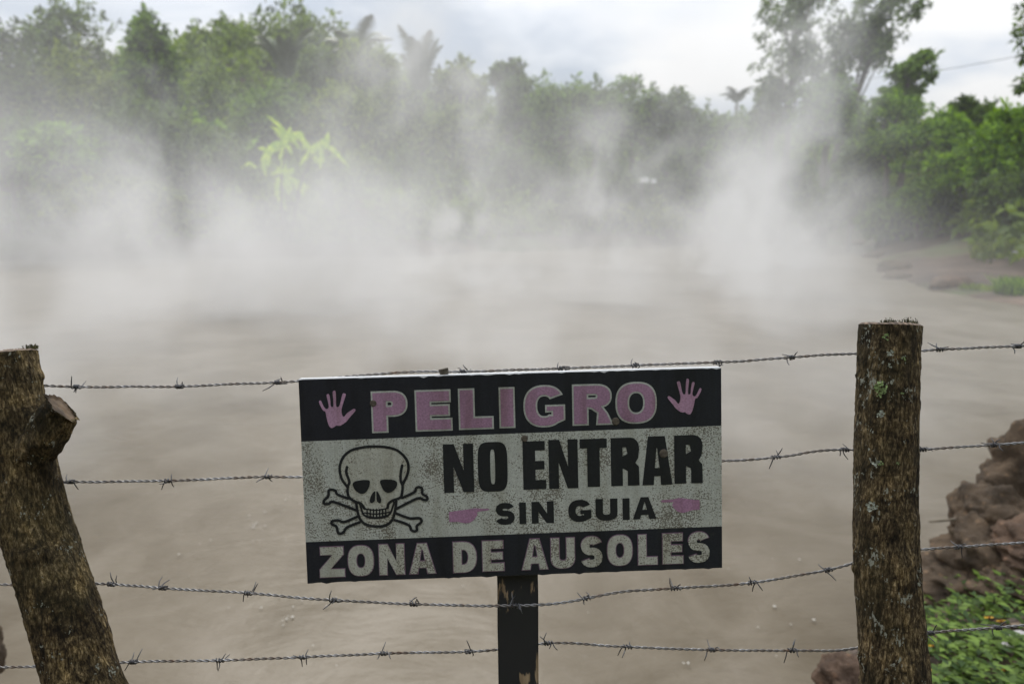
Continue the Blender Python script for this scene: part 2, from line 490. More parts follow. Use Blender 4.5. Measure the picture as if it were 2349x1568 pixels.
SEED = [100]
def tree(name, label, cx, y0, y1, w, d, mat, shape='round', n_blob=26, per_blob=150, leaf=0.34, group=None, cat='tree', hollow=0.5, blob=0.34,
         lean=0.0, aspect=0.5, trunk=True, droop=0.3):
    SEED[0] += 1; rng = np.random.default_rng(SEED[0])
    c, rx, rz = px_box(cx, y0, y1, w, d)
    bx, by = c[0] - lean, c[1]
    z0 = gz(bx, by)
    root = thing(name, label, cat, (bx, by, z0), group)
    o = np.array([bx, by, z0])
    V, Fa, T, cents = crown_cloud(c - o, rx, rz, rng, n_blob, per_blob, leaf, shape, ry=rx * 0.9, hollow=hollow, blob=blob, aspect=aspect, droop=droop)
    mesh_np('crown', V, Fa, mat, root, rnd=T)
    if trunk:
        mbt = MB()
        H = c[2] - z0; r0 = (0.012 if name == 'tall_tree' else 0.016) * H + 0.04 + 0.012 * rx
        top = c - o + np.array([0, 0, rz * 0.25])
        pts = spline([(0, 0, -0.3), (rng.normal() * 0.12, rng.normal() * 0.12, H * 0.4), c - o - np.array([0, 0, rz * 0.35]), top], 10)
        mbt.tube(pts, np.linspace(r0 * 1.25, r0 * 0.35, 10), 7)
        for C in cents[:: max(1, len(cents) // 9)]:
            s = pts[min(9, 4 + int(rng.random() * 5))]
            if s[2] > C[2]: s = pts[4]
            mid = (s + C) / 2 + np.array([0, 0, -0.1 * rx])
            mbt.tube(spline([s, mid, C], 5), np.linspace(r0 * 0.4, r0 * 0.1, 5), 5)
        mbt.build('trunk', M['trunk'], root)
    return root

G_R = 'trees along the skyline'; G_M = 'bushes on the far bank'; G_L = 'trees on the left bank'; G_B = 'bushes on the right bank'
# --- left bank, nearest trees
tree('broadleaf_tree', 'dark broad tree cut off by the upper left corner of the view', -10, 40, 330, 260, 34, M['leaf_dark'], group=G_L, n_blob=30, per_blob=170)
tree('broadleaf_tree', 'loose tree with a ragged open top, second along the left skyline', 165, -5, 250, 210, 38, M['leaf_grey'], 'flat', group=G_L, n_blob=20, per_blob=130, blob=0.3, hollow=0.75)
tree('broadleaf_tree', 'low rounded tree filling the gap under the ragged open topped one', 190, 130, 420, 270, 36, M['leaf_olive'], group=G_L, n_blob=34, per_blob=170)
tree('conical_tree', 'tapering tree whose narrow tip stands over the left slope', 350, 25, 330, 165, 36, M['leaf_mid'], 'cone', group=G_L, n_blob=30, per_blob=120, leaf=0.42)
tree('broadleaf_tree', 'grey green tree low on the left slope below the tapering tree', 340, 230, 450, 250, 33, M['leaf_grey'], group=G_L, n_blob=30, per_blob=160)
tree('bush', 'dark bush at the left edge of the view beneath the trees', 20, 260, 450, 230, 31, M['leaf_dark'], group=G_L, cat='bush', n_blob=26, per_blob=150)
tree('bush', 'pale yellow green bush low on the left bank', 150, 290, 440, 200, 30, M['leaf_bright'], group=G_L, cat='bush', n_blob=22, per_blob=140, trunk=False)
tree('bush', 'faint green bush at the water line, lowest on the left bank', 250, 400, 510, 300, 30.5, M['leaf_olive'], group=G_L, cat='bush', n_blob=24, per_blob=130, trunk=False)
tree('bush', 'dim bush hazed over beside the yellow plant, to its left', 480, 300, 480, 220, 36, M['leaf_grey'], group=G_L, cat='bush', n_blob=24, per_blob=140)
# --- hill behind
for i, (cx, y0, y1, w, d, lab) in enumerate(((455, 140, 230, 120, 84, 'far hazy round tree crowning the hill, next to the tapering tree'),
                                           (525, 134, 220, 110, 88, 'far hazy round tree crowning the hill, in the middle of its top'),
                                           (590, 143, 230, 110, 84, 'far hazy round tree crowning the hill, next to the palm'))):
    tree('hill_tree', lab, cx, y0, y1, w, d, M['leaf_dark'], group='trees crowning the far hill', n_blob=22, per_blob=90, leaf=0.55)
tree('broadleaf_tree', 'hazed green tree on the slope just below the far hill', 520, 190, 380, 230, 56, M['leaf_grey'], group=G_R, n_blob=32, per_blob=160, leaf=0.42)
tree('broadleaf_tree', 'mid green tree behind the yellow plant', 640, 200, 400, 220, 50, M['leaf_mid'], group=G_R, n_blob=30, per_blob=160, leaf=0.4)
# --- middle skyline
tree('broadleaf_tree', 'narrow topped tree directly right of the first palm', 745, 108, 300, 110, 54, M['leaf_grey'], group=G_R, n_blob=24, per_blob=140, leaf=0.42)
tree('broadleaf_tree', 'tall feathery topped tree, highest of the middle skyline', 835, 100, 300, 150, 55, M['leaf_olive'], group=G_R, n_blob=30, per_blob=150, leaf=0.45)
tree('broadleaf_tree', 'yellow green tree under the tall feathery one', 800, 190, 420, 240, 50, M['leaf_olive'], group=G_R, n_blob=34, per_blob=160, leaf=0.4)
tree('broadleaf_tree', 'olive tree left of the upright palm', 905, 180, 330, 120, 53, M['leaf_olive'], group=G_R, n_blob=24, per_blob=130, leaf=0.42)
tree('broadleaf_tree', 'pale drooping tree right of the upright palm', 1055, 142, 290, 130, 54, M['leaf_olive'], group=G_R, n_blob=22, per_blob=120, leaf=0.45, hollow=0.65)
tree('broadleaf_tree', 'dark bunched tree with a flat bristly top', 1165, 135, 210, 85, 54, M['leaf_dark'], 'flat', group=G_R, n_blob=20, per_blob=110, leaf=0.42, blob=0.3)
tree('broadleaf_tree', 'dark rounded tree below the bristly topped one', 1190, 180, 330, 120, 53, M['leaf_dark'], group=G_R, n_blob=26, per_blob=130, leaf=0.4)
tree('broadleaf_tree', 'pale tree in the steam below the drooping one', 1060, 250, 420, 200, 51, M['leaf_olive'], group=G_R, n_blob=30, per_blob=150, leaf=0.4)
tree('broadleaf_tree', 'big dome shaped dark green tree at the centre of the view', 1285, 188, 400, 195, 49, M['leaf_mid'], group=G_R, n_blob=46, per_blob=170, leaf=0.34, blob=0.28)
tree('broadleaf_tree', 'smaller round tree touching the dome shaped one, on its right', 1365, 185, 330, 90, 52, M['leaf_dark'], group=G_R, n_blob=24, per_blob=120, leaf=0.4)
tree('broadleaf_tree', 'twin topped tree standing behind the main steam plume', 1450, 178, 380, 140, 50, M['leaf_mid'], group=G_R, n_blob=30, per_blob=150, leaf=0.38)
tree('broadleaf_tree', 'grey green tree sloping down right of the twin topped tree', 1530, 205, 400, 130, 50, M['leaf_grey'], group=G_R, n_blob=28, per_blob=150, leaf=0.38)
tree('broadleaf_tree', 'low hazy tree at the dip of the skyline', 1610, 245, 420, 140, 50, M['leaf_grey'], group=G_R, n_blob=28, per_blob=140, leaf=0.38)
tree('broadleaf_tree', 'low dark tree under the tiny palm', 1700, 255, 420, 140, 48, M['leaf_mid'], group=G_R, n_blob=28, per_blob=150, leaf=0.36)
# --- tall trees on the right
CROWN = {'shear': 0.10, 'sprays': 40}
tree('tall_tree', 'tall thin leaved tree with grey crown, left stem of the right skyline pair', 1825, -50, 205, 185, 42, M['leaf_grey'], 'column', group='tall trees on the right', n_blob=46, per_blob=62, leaf=0.34, blob=0.22, hollow=0.15, aspect=0.4, droop=0.6)
CROWN = {'shear': 0.42, 'sprays': 46}
tree('tall_tree', 'tallest tree leaning right with dark open crown', 2010, -50, 175, 165, 42, M['leaf_dark'], 'column', group='tall trees on the right', n_blob=50, per_blob=70, leaf=0.34, blob=0.22, hollow=0.15, aspect=0.4, lean=2.2, droop=0.6)
CROWN = {'shear': 0.3, 'sprays': 30}
tree('tall_tree', 'slim middle tree joining the two tall crowns', 1915, 45, 240, 120, 42.6, M['leaf_grey'], 'column', group='tall trees on the right', n_blob=30, per_blob=62, leaf=0.34, blob=0.26, hollow=0.2, aspect=0.4, droop=0.6)
CROWN = {}
tree('broadleaf_tree', 'upright dark tree at the foot of the tall pair', 1775, 170, 330, 90, 43, M['leaf_grey'], 'column', group=G_R, n_blob=24, per_blob=110, leaf=0.34)
tree('broadleaf_tree', 'hazed leafy tree between the tall pair and the small leaning tree', 1900, 185, 360, 170, 41, M['leaf_mid'], group=G_R, n_blob=30, per_blob=130, leaf=0.34)
CROWN = {'shear': 0.35, 'sprays': 24}
tree('small_tree', 'small lone tree leaning right with bright green leaves', 2082, 125, 265, 90, 37, M['leaf_mid'], 'column', group=None, n_blob=26, per_blob=70, leaf=0.36, blob=0.3, hollow=0.2)
CROWN = {}
# --- right bank
rb = [
 ('olive bush at the foot of the small lone tree', 2040, 215, 380, 150, 36, 'leaf_bright'),
 ('bright green bush in the middle of the right bank', 2130, 255, 420, 190, 34, 'leaf_bright'),
 ('dark tree top showing over the right bank bushes', 2225, 225, 360, 120, 37, 'leaf_dark'),
 ('big spreading bush at the right edge of the view, highest there', 2330, 235, 400, 200, 30, 'leaf_bright'),
 ('yellow green bush halfway down the right bank', 2240, 320, 460, 200, 30, 'leaf_bright'),
 ('mid green bush low on the right bank above the mud', 2120, 400, 530, 170, 33, 'leaf_mid'),
 ('dark shaded bush low at the right edge of the view', 2330, 390, 540, 190, 26.5, 'leaf_dark'),
 ('grey bush in the steam where the right bank meets the far bank', 1960, 340, 520, 150, 39, 'leaf_grey'),
 ('green bush fringing the tan mud of the right shore', 2040, 460, 555, 150, 36, 'leaf_mid'),
]
for lab, cx, y0, y1, w, d, mk in rb:
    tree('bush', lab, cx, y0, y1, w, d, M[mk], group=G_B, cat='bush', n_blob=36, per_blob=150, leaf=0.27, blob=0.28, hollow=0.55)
# --- far bank bushes, in front of the skyline trees
fb = [
 ('hazed bush just right of the yellow plant', 790, 330, 520, 190, 44, 'leaf_olive'),
 ('brown dry bush on the far shore below the yellow plant', 825, 470, 605, 120, 37, 'leaf_dry'),
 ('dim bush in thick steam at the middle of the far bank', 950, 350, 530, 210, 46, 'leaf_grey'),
 ('grass green bush on the shore left of the dark hollow', 1085, 400, 555, 130, 47, 'leaf_olive'),
 ('dark bush under the dome shaped tree', 1170, 340, 490, 150, 47, 'leaf_dark'),
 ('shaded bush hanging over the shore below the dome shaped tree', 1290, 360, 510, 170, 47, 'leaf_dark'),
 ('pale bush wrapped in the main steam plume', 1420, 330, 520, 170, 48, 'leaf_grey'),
 ('dark bush behind the small white patch', 1530, 330, 500, 170, 49, 'leaf_dark'),
 ('brownish bush right of the small white patch', 1650, 330, 510, 170, 48, 'leaf_mid'),
 ('dark bush at the foot of the tall trees', 1790, 330, 530, 190, 46, 'leaf_dark'),
 ('low dark bush between the tall trees and the right bank', 1880, 420, 550, 170, 43, 'leaf_grey'),
 ('pale green bush on the shore in front of the white patch', 1480, 450, 555, 190, 47.5, 'leaf_olive'),
]
for lab, cx, y0, y1, w, d, mk in fb:
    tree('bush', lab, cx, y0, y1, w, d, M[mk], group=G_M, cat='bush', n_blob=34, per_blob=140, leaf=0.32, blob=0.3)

# the scrub that closes the gaps between trees, on both far banks and over the hill: one tangled mass
def scrub():
    rng = np.random.default_rng(321)
    pts = []
    while len(pts) < 2300:
        y = rng.uniform(19, 100); x = rng.uniform(-0.85 * y - 4, 0.85 * y + 4)
        q = sdist(np.array([x]), np.array([y]))[0]
        if q < 2.0 or (x > 0 and q < 2.8) or (x > 8 and y < 34 and q < 4.0): continue
        if q > 9 and rng.random() > 0.55: continue
        pts.append((x, y, q))
    V, Fa, T = [], [], []; off = 0
    for x, y, q in pts:
        z = gz(x, y); big = min(1.0, q / 9)
        r = rng.uniform(0.7, 1.3) * (0.75 + 0.9 * big); h = rng.uniform(0.7, 1.7) * (0.8 + 2.0 * big)
        n = int(60 + 60 * big)
        u = rng.normal(size=(n, 3)); u[:, 2] = np.abs(u[:, 2]); u /= np.linalg.norm(u, axis=1)[:, None]
        pos = np.array([x, y, z]) + u * np.array([r, r, h]) * (0.55 + 0.5 * rng.random(n))[:, None]
        v, f, t = leaf_faces(pos, u, 0.42 + 0.004 * y, 0.2 + 0.002 * y, rng, 0.3)
        t = np.clip(t * 0.6 + rng.normal() * 0.25 + 0.2, 0, 1)
        V.append(v); Fa.append(f + off); T.append(t); off += len(v)
    ob = mesh_np('undergrowth', np.concatenate(V), np.concatenate(Fa), M['leaf_scrub'], None, rnd=np.concatenate(T))
    tag(ob, 'tangled green undergrowth filling the banks between the trees', 'undergrowth', kind='stuff')
M['leaf_scrub'] = leaf_mat('foliage_undergrowth', (0.030, 0.062, 0.010), (0.24, 0.35, 0.045), clump=0.25)
scrub()
# overhanging branch at the upper right
SEED[0] += 1; rng = np.random.default_rng(5)
br = thing('edge_tree', 'dark leafy tree cut off by the right edge of the view under the cable', 'tree', (*P(2420, 400, 22)[:2], gz(*P(2420, 400, 22)[:2])))
o = np.array(br.location)
Vs, Fs_, Ts, off = [], [], [], 0
mbt = MB()
base = P(2460, 60, 22) - o
mbt.tube(spline([(0, 0, -0.3), (base[0] * 0.5, 0.1, base[2] * 0.5), base], 8), np.linspace(0.22, 0.1, 8), 7)
for (px, py, s) in ((2345, 60, 20), (2350, 95, 24), (2356, 20, 26), (2342, 200, 14), (2352, 185, 20), (2350, 130, 14), (2375, 40, 34), (2390, 130, 36), (2385, 200, 24), (2400, 0, 40)):
    C = P(px, py, 22) - o
    n = 60
    u = rng.normal(size=(n, 3)); u /= np.linalg.norm(u, axis=1)[:, None]
    pos = C + u * (s / F * 22) * (0.3 + 0.7 * rng.random(n))[:, None]
    v, f, t = leaf_faces(pos, u, 0.22, 0.09, rng, 0.4)
    Vs.append(v); Fs_.append(f + off); Ts.append(t); off += len(v)
    mbt.tube(spline([base, (base + C) / 2 + np.array([0, 0, 0.15]), C], 5), np.linspace(0.05, 0.012, 5), 5)
mesh_np('crown', np.concatenate(Vs), np.concatenate(Fs_), M['leaf_dark'], br, rnd=np.concatenate(Ts))
mbt.build('trunk', M['trunk'], br)

# --- palms
def palm(label, cx, cy, d, size, n, seed, spread, mat, up=0.6, lean=0.0):
    rng = np.random.default_rng(seed)
    c = P(cx, cy, d); z0 = gz(c[0], c[1])
    root = thing('palm_tree', label, 'palm tree', (c[0], c[1], z0), 'palms along the skyline')
    top = np.array([0, 0, c[2] - z0])
    mbt = MB(); mbt.tube(spline([(lean * 0.3, 0, -0.3), (lean * 0.1, 0.1, top[2] * 0.5), top], 10), np.linspace(0.22, 0.14, 10), 8)
    mbt.build('trunk', M['trunk'], root)
    for k in range(n):
        az = 2 * math.pi * k / n + rng.random() * 0.5
        el = up * (0.55 + 0.75 * rng.random())
        Lf = size * (0.8 + 0.35 * rng.random())
        dr = np.array([math.cos(az) * spread, math.sin(az) * spread, 0])
        t = np.linspace(0, 1, 12)[:, None]
        mid = top + dr * Lf * t * (0.55 + 0.45 * t) + np.array([0, 0, 1]) * Lf * (math.sin(el) * 1.5 * t - (0.22 + 0.6 * spread) * t ** 2.4)
        T_, N_v, B_v = frames_along(mid)
        side = np.cross(T_, np.array([0, 0, 1.0])); side /= np.linalg.norm(side, axis=1)[:, None] + 1e-9
        V, Fa = [], []
        o = 0
        for s in np.linspace(0.14, 0.98, 26):
            i = s * 11; a = int(i); p = mid[a] + (mid[min(11, a + 1)] - mid[a]) * (i - a)
            ll = Lf * 0.24 * math.sin(math.pi * min(1, s * 0.85 + 0.12)) + 0.1
            for sg in (-1, 1):
                dl = side[a] * sg * 0.8 + T_[a] * 0.55 + np.array([0, 0, -0.35 - 0.15 * rng.random()])
                dl /= np.linalg.norm(dl)
                wv = T_[a] * 0.055 * size / 2.5
                V += [p - wv, p + wv, p + dl * ll]
                Fa.append((o, o + 1, o + 2)); o += 3
        Vr, Fr = tube_arrays(mid, np.linspace(0.05, 0.012, 12), 4, o)
        mesh_np('frond', np.vstack([np.array(V), Vr]), Fa + Fr, mat, root)
    return root
M['palm'] = plain('palm_frond', (0.11, 0.14, 0.065), 0.5, 0, 0.3, 2)
palm('spiky palm standing beside the far hazy hill', 657, 190, 56, 4.0, 13, 1, 0.55, M['palm'], 1.2)
palm('feathery palm sticking out over the tall middle trees', 822, 145, 58, 4.2, 13, 2, 0.65, M['palm'], 1.0)
palm('upright palm whose fronds fan like a vase in mid skyline', 965, 225, 55, 4.6, 12, 3, 0.36, M['palm'], 1.35)
palm('tiny palm on the low skyline left of the tall trees', 1690, 240, 60, 2.0, 10, 4, 0.7, M['palm'], 0.9)

# --- the big leaved yellow plant
def blade(pts, w, rng):
    """arched leaf with a keel along the midrib"""
    n = 12; mid = spline(pts, n)
    T_, _, _ = frames_along(mid)
    view = np.array([0.1, -1.0, 0.25])
    side = np.cross(T_, view); side /= np.linalg.norm(side, axis=1)[:, None] + 1e-9
    s = np.linspace(0, 1, n); wd = w * np.sin(math.pi * (0.06 + 0.94 * s)) ** 0.7 * (1 - 0.25 * s)
    wd = np.maximum(wd * 0.58, 0.02)
    wig = 1 + 0.14 * np.sin(s * 31 + rng.random() * 6)
    dep = np.array([0, 0.35, -0.3])
    A = mid + side * (wd * wig)[:, None] + dep * wd[:, None] * 0.7
    Bv = mid - side * (wd * wig[::-1])[:, None] + dep * wd[:, None] * 0.7
    V = np.stack([A, mid, Bv], 1).reshape(-1, 3)
    Fa = []
    for i in range(n - 1):
        a = i * 3
        Fa += [(a, a + 3, a + 4, a + 1), (a + 1, a + 4, a + 5, a + 2)]
    return V, Fa
def z1(x, y): return x * 0.3418, y * 0.3418
M['leaf_stalk'] = plain('brown_green_stalk', (0.07, 0.07, 0.03), 0.7, 0, 0.4, 4)
def big_leaf_plant(label, d, leaves, stems, mat, seed, off=(0, 0)):
    rng = np.random.default_rng(seed)
    px, py = stems[0][0]
    w = P(px + off[0], py + off[1], d); zg = gz(w[0], w[1])
    root = thing('banana_plant', label, 'plant', (w[0], w[1], zg), 'big leaved plants in the steam')
    o = np.array(root.location)
    mbs = MB()
    for st in stems:
        pts = [P(a + off[0], b + off[1], d) - o for a, b in st]
        pts[0] = np.array([pts[0][0], pts[0][1], -0.2])
        mbs.tube(spline(pts, 10), np.linspace(0.10, 0.035, 10), 7)
    mbs.build('stem', M['leaf_stalk'], root)
    if seed == 21:          # fans of upright pointed leaves where the stems branch
        for (ax_, ay_, k_) in ((1915, 960, 7), (2080, 1000, 4), (1915, 1205, 8), (1800, 1020, 3), (2150, 985, 4)):
            for q_ in range(k_):
                an = rng.uniform(-2.6, -0.5) if q_ % 3 else rng.uniform(-0.3, 2.6); ln = rng.uniform(70, 150)
                leaves = leaves + [([(ax_, ay_), (ax_ + 0.55 * ln * math.cos(an), ay_ + 0.6 * ln * math.sin(an)), (ax_ + ln * math.cos(an), ay_ + 0.9 * ln * math.sin(an) + 18)], 0.22)]
    for lf in leaves:
        pp, wd = lf
        j = rng.uniform(-0.5, 0.5)
        pts = [P(z1(a, b)[0] + off[0], z1(a, b)[1] + off[1], d + j * k / len(pp)) - o for k, (a, b) in enumerate(pp)]
        V, Fa = blade(pts, wd, rng)
        r = np.repeat(rng.random(len(Fa) // 2 + 1), 2)[:len(Fa)]
        me = mesh_np('leaf', V, np.array(Fa), mat, root, smooth=True, rnd=r)
yl = [
 ([(1925, 960), (1890, 860), (1785, 770)], 0.24), ([(1925, 960), (1870, 880), (1815, 848)], 0.18), ([(1935, 900), (1915, 950), (1922, 1005)], 0.22),
 ([(1935, 910), (2000, 905), (2060, 975)], 0.40), ([(2000, 890), (2015, 900), (2040, 940)], 0.30), ([(2030, 960), (2080, 1000), (2130, 1030)], 0.25),
 ([(2120, 1005), (2180, 960), (2205, 880)], 0.38), ([(2130, 990), (2210, 985), (2270, 1040), (2340, 1120)], 0.26),
 ([(1930, 960), (1850, 965), (1800, 1020), (1770, 1100), (1785, 1185)], 0.42), ([(1810, 1000), (1770, 1060), (1765, 1150)], 0.30),
 ([(1915, 1210), (1905, 1140), (1890, 1070)], 0.34), ([(1930, 1170), (1870, 1150), (1815, 1170)], 0.24),
 ([(1935, 1180), (1955, 1145), (1975, 1160)], 0.2), ([(1930, 1215), (1990, 1220), (2075, 1255)], 0.3), ([(1970, 1220), (2010, 1260), (2040, 1315)], 0.34),
 ([(1900, 1225), (1930, 1255), (1970, 1285)], 0.24), ([(1870, 1190), (1865, 1290), (1920, 1410)], 0.34), ([(1720, 1125), (1670, 1095), (1615, 1130)], 0.18),
 ([(1930, 950), (1960, 930), (2010, 1000)], 0.28), ([(1925, 960), (1900, 900), (1850, 870)], 0.22), ([(1860, 970), (1820, 990), (1800, 1050)], 0.26), ([(2060, 985), (2110, 1000), (2150, 980)], 0.26),
 ([(1930, 1190), (1900, 1150), (1850, 1120)], 0.24), ([(1925, 1195), (1960, 1200), (2010, 1225)], 0.26), ([(1915, 1215), (1880, 1240), (1890, 1310)], 0.26), ([(1990, 1230), (2030, 1240), (2060, 1280)], 0.22)]
big_leaf_plant('big leaved yellow green plant glowing against the steam', 35, yl,
               [[(650, 520), (645, 440), (655, 330)], [(662, 520), (690, 420), (725, 345)]], M['leaf_lime'], 21)
fl = [([(1330, 900), (1320, 800), (1300, 715)], 0.42), ([(1340, 880), (1370, 800), (1375, 780)], 0.3), ([(1330, 890), (1260, 860), (1190, 900)], 0.3),
      ([(1640, 1010), (1690, 960), (1735, 910)], 0.3), ([(1340, 870), (1450, 820), (1560, 890)], 0.3), ([(1450, 850), (1460, 800), (1470, 790)], 0.2)]
big_leaf_plant('faint pale big leaved plant fading in the mist', 37, fl, [[(460, 420), (455, 340), (452, 300)], [(470, 420), (520, 340), (560, 345)]], M['leaf_bright'], 22)

# --- grass tufts on the right shore
def grass_tuft(label, px, py, d, r, h, n, mat, seed):
    rng = np.random.default_rng(seed)
    c = P(px, py, d); z0 = gz(c[0], c[1])
    V, Fa, T = [], [], []
    for k in range(n):
        a, q = rng.random() * 6.28, math.sqrt(rng.random()) * r
        b = np.array([q * math.cos(a), q * math.sin(a), -0.02]); l = h * (0.5 + 0.7 * rng.random())
        tip = b + np.array([rng.normal() * 0.35 * l, rng.normal() * 0.35 * l, l]); m = (b + tip) / 2 + np.array([0, 0, 0.12 * l])
        s = np.array([math.cos(a + 1), math.sin(a + 1), 0]) * 0.012 * (1 + h)
        o = len(V); V += [b - s, b + s, m + s * 0.8, m - s * 0.8, tip]
        Fa += [(o, o + 1, o + 2, o + 3)]; T.append(rng.random())
        V += [m - s * 0.8, m + s * 0.8, tip, tip + s * 0.1]; Fa.append((o + 5, o + 6, o + 7, o + 8)); T.append(T[-1])
    ob = mesh_np('grass_tuft', np.array(V), np.array(Fa), mat, None, rnd=T)
    ob.location = (c[0], c[1], z0)
    return tag(ob, label, 'grass tuft', 'grass tufts on the right shore')
def shore_d(px, py):            # depth at which a photo position meets the terrain
    v = P(px, py, 1.0) - CAM
    for t in np.geomspace(1.5, 90, 600):
        p = CAM + v * t
        if p[2] <= height(np.array([p[0]]), np.array([p[1]]))[0]: return t
    return 60.0
for i, (lab, px, py, r, h, n) in enumerate((('largest bright yellow green grass tuft at the right edge of the shore', 2330, 672, 0.42, 0.40, 520),
        ('low flat grass strip left of the largest tuft', 2248, 662, 0.45, 0.14, 330),
        ('thin pale tuft up the bare slope', 2262, 592, 0.5, 0.6, 260),
        ('small green tuft beside the white stones at the right edge', 2338, 575, 0.6, 0.3, 350))):
    grass_tuft(lab, px, py, shore_d(px, py), r, h, n, M['leaf_bright'] if i in (0,) else M['leaf_olive'], 40 + i)

# ================================================================== rocks
def rock(name, label, c, r, mat, seed, rough=0.35, group=None, cat='rock', sub=5):
    bm = bmesh.new(); bmesh.ops.create_icosphere(bm, subdivisions=sub, radius=1)
    V = np.array([v.co[:] for v in bm.verts]); Fa = np.array([[v.index for v in f.verts] for f in bm.faces]); bm.free()
    n = fbm(V * 1.3 + seed * 3.7, 3, seed); n2 = fbm(V * 4 + seed, 4, seed + 9, 0.6)
    n3 = fbm(np.stack([V[:, 0], V[:, 1], V[:, 2] * 3], 1) * 2.2 + seed, 3, seed + 4)
    V = V * (1 + rough * 2 * (n - 0.5) + rough * 0.9 * (n2 - 0.5) + rough * 0.5 * (n3 - 0.5) + rough * 0.28 * (fbm(V * 11 + seed, 3, seed + 6, 0.6) - 0.5) + rough * 0.16 * (fbm(V * 29 + seed, 2, seed + 7, 0.6) - 0.5))[:, None] * np.asarray(r)
    ob = mesh_np(name, V, Fa, mat, None, smooth=True)
    ob.location = tuple(c)
    return tag(ob, label, cat, group)
G_K = 'rocks on the near bank'
rock('boulder', 'rounded dark boulder with the thin twig poking out, right of the right post', P(2275, 1190, 3.3), (0.16, 0.2, 0.17), M['rock'], 1, 0.4, G_K)
rock('boulder', 'tall brown boulder at the right edge, highest of the near rocks', P(2405, 1090, 3.35), (0.20, 0.28, 0.34), M['rock'], 2, 0.45, G_K)
rock('boulder', 'brown shoulder rock between the rounded dark boulder and the tall one', P(2335, 1150, 3.4), (0.17, 0.22, 0.24), M['rock'], 7, 0.45, G_K)
rock('boulder', 'reddish ledge rock at the right edge, under the tall brown boulder', P(2385, 1270, 2.95), (0.15, 0.2, 0.11), M['rock_red'], 3, 0.5, G_K)
rock('boulder', 'low rubbly mound behind the leafy ground cover', P(2235, 1345, 3.2), (0.34, 0.3, 0.15), M['rock'], 4, 0.4, G_K)
rock('boulder', 'sloping brown rock below the rounded dark boulder', P(2290, 1270, 3.2), (0.24, 0.24, 0.2), M['rock'], 8, 0.45, G_K)
rock('boulder', 'dark broken rock at the right edge above the leaves', P(2365, 1365, 2.9), (0.2, 0.2, 0.13), M['rock'], 9, 0.5, G_K)
rock('boulder', 'brown rock at the foot of the right post, on its left', P(1958, 1592, 2.4), (0.12, 0.13, 0.12), M['rock_red'], 5, 0.5, G_K)
rock('boulder', 'dark rock at the lower left edge, behind the leaning post', P(-52, 1510, 2.6), (0.07, 0.1, 0.14), M['rock'], 6, 0.4, G_K)
for i, (px, py, r) in enumerate(((2342, 1462, 0.035), (2310, 1482, 0.022))):
    d = shore_d(px, py + 10)
    rock('pale_stone', ('larger white stone among the leaves at the right edge', 'smaller white stone left of the larger one')[i], P(px, py, d * 0.97), (r, r, r * 0.7), M['stone_pale'], 20 + i, 0.25, 'white stones in the ground cover', 'stone', 2)
# stones along the far right shore
st = [(1975, 562, 0.9, 0.30, 'rock', 'long flat tan rock at the head of the right shore'), (2050, 620, 0.5, 0.28, 'rock', 'dark wet rock at the water edge, farther of two'),
      (2055, 645, 0.4, 0.25, 'rock', 'dark wet rock at the water edge, nearer of two'), (2180, 655, 0.45, 0.22, 'rock_red', 'brown rock left of the low grass strip'),
      (2010, 590, 0.5, 0.2, 'rock', 'grey rock half sunk in the mud below the tan one'), (2330, 590, 0.3, 0.16, 'stone_pale', 'pale stone at the right edge, lower on the slope'),
      (2305, 572, 0.3, 0.14, 'stone_pale', 'pale stone higher on the slope, left of the other pale one')]
for i, (px, py, r, h, mk, lab) in enumerate(st):
    d = shore_d(px, py); c = P(px, py, d)
    rock('shore_rock', lab, (c[0], c[1], c[2] + 0.03), (r * 1.35, r * 0.9, h * 1.25), M[mk], 30 + i, 0.35, 'rocks on the right shore', 'rock', 3)
# twig
mb = MB()
mb.tube(spline([P(2131, 1196, 3.25), P(2165, 1193, 3.26), P(2225, 1186, 3.3)], 8), np.linspace(0.004, 0.008, 8), 6)
M['twig'] = plain('dry_twig', (0.16, 0.13, 0.09), 0.8, 0, 0.3, 30)
tag(mb.build('twig', M['twig']), 'thin dry twig sticking out level from the rounded dark boulder', 'twig')
# unidentified white object across the pool, built as panels on posts
def box(name, c, s, mat, parent=None, rz=0, bev=0.02):
    bm = bmesh.new(); bmesh.ops.create_cube(bm, size=1)
    for v in bm.verts: v.co = Vector((v.co.x * s[0], v.co.y * s[1], v.co.z * s[2]))
    bmesh.ops.bevel(bm, geom=bm.edges[:], offset=bev, segments=2, affect='EDGES')
    me = bpy.data.meshes.new(name); bm.to_mesh(me); bm.free(); me.materials.append(mat)
    o = bpy.data.objects.new(name, me); COL.objects.link(o); o.location = tuple(c); o.rotation_euler = (0, 0, rz)
    if parent: o.parent = parent
    return o
M['white_paint'] = plain('white_paint', (0.8, 0.8, 0.78), 0.5, 0, 0.1, 3)
c = P(1484, 413, 46.2)
sh = thing('white_object', 'small white patch showing among dark bushes across the pool', 'unidentified_object', (c[0], c[1], gz(c[0], c[1])))
hz = c[2] - sh.location[2]
box('panel', (-0.22, 0, hz), (0.75, 0.08, 0.34), M['white_paint'], sh, 0.1, 0.02)
box('panel', (0.46, 0.05, hz - 0.06), (0.36, 0.08, 0.30), M['white_paint'], sh, -0.15, 0.02)
box('support_post', (-0.3, 0.08, hz / 2 - 0.2), (0.08, 0.06, hz + 0.2), M['trunk'], sh, 0, 0.01)
box('support_post', (0.45, 0.13, hz / 2 - 0.2), (0.08, 0.06, hz + 0.2), M['trunk'], sh, 0, 0.01)
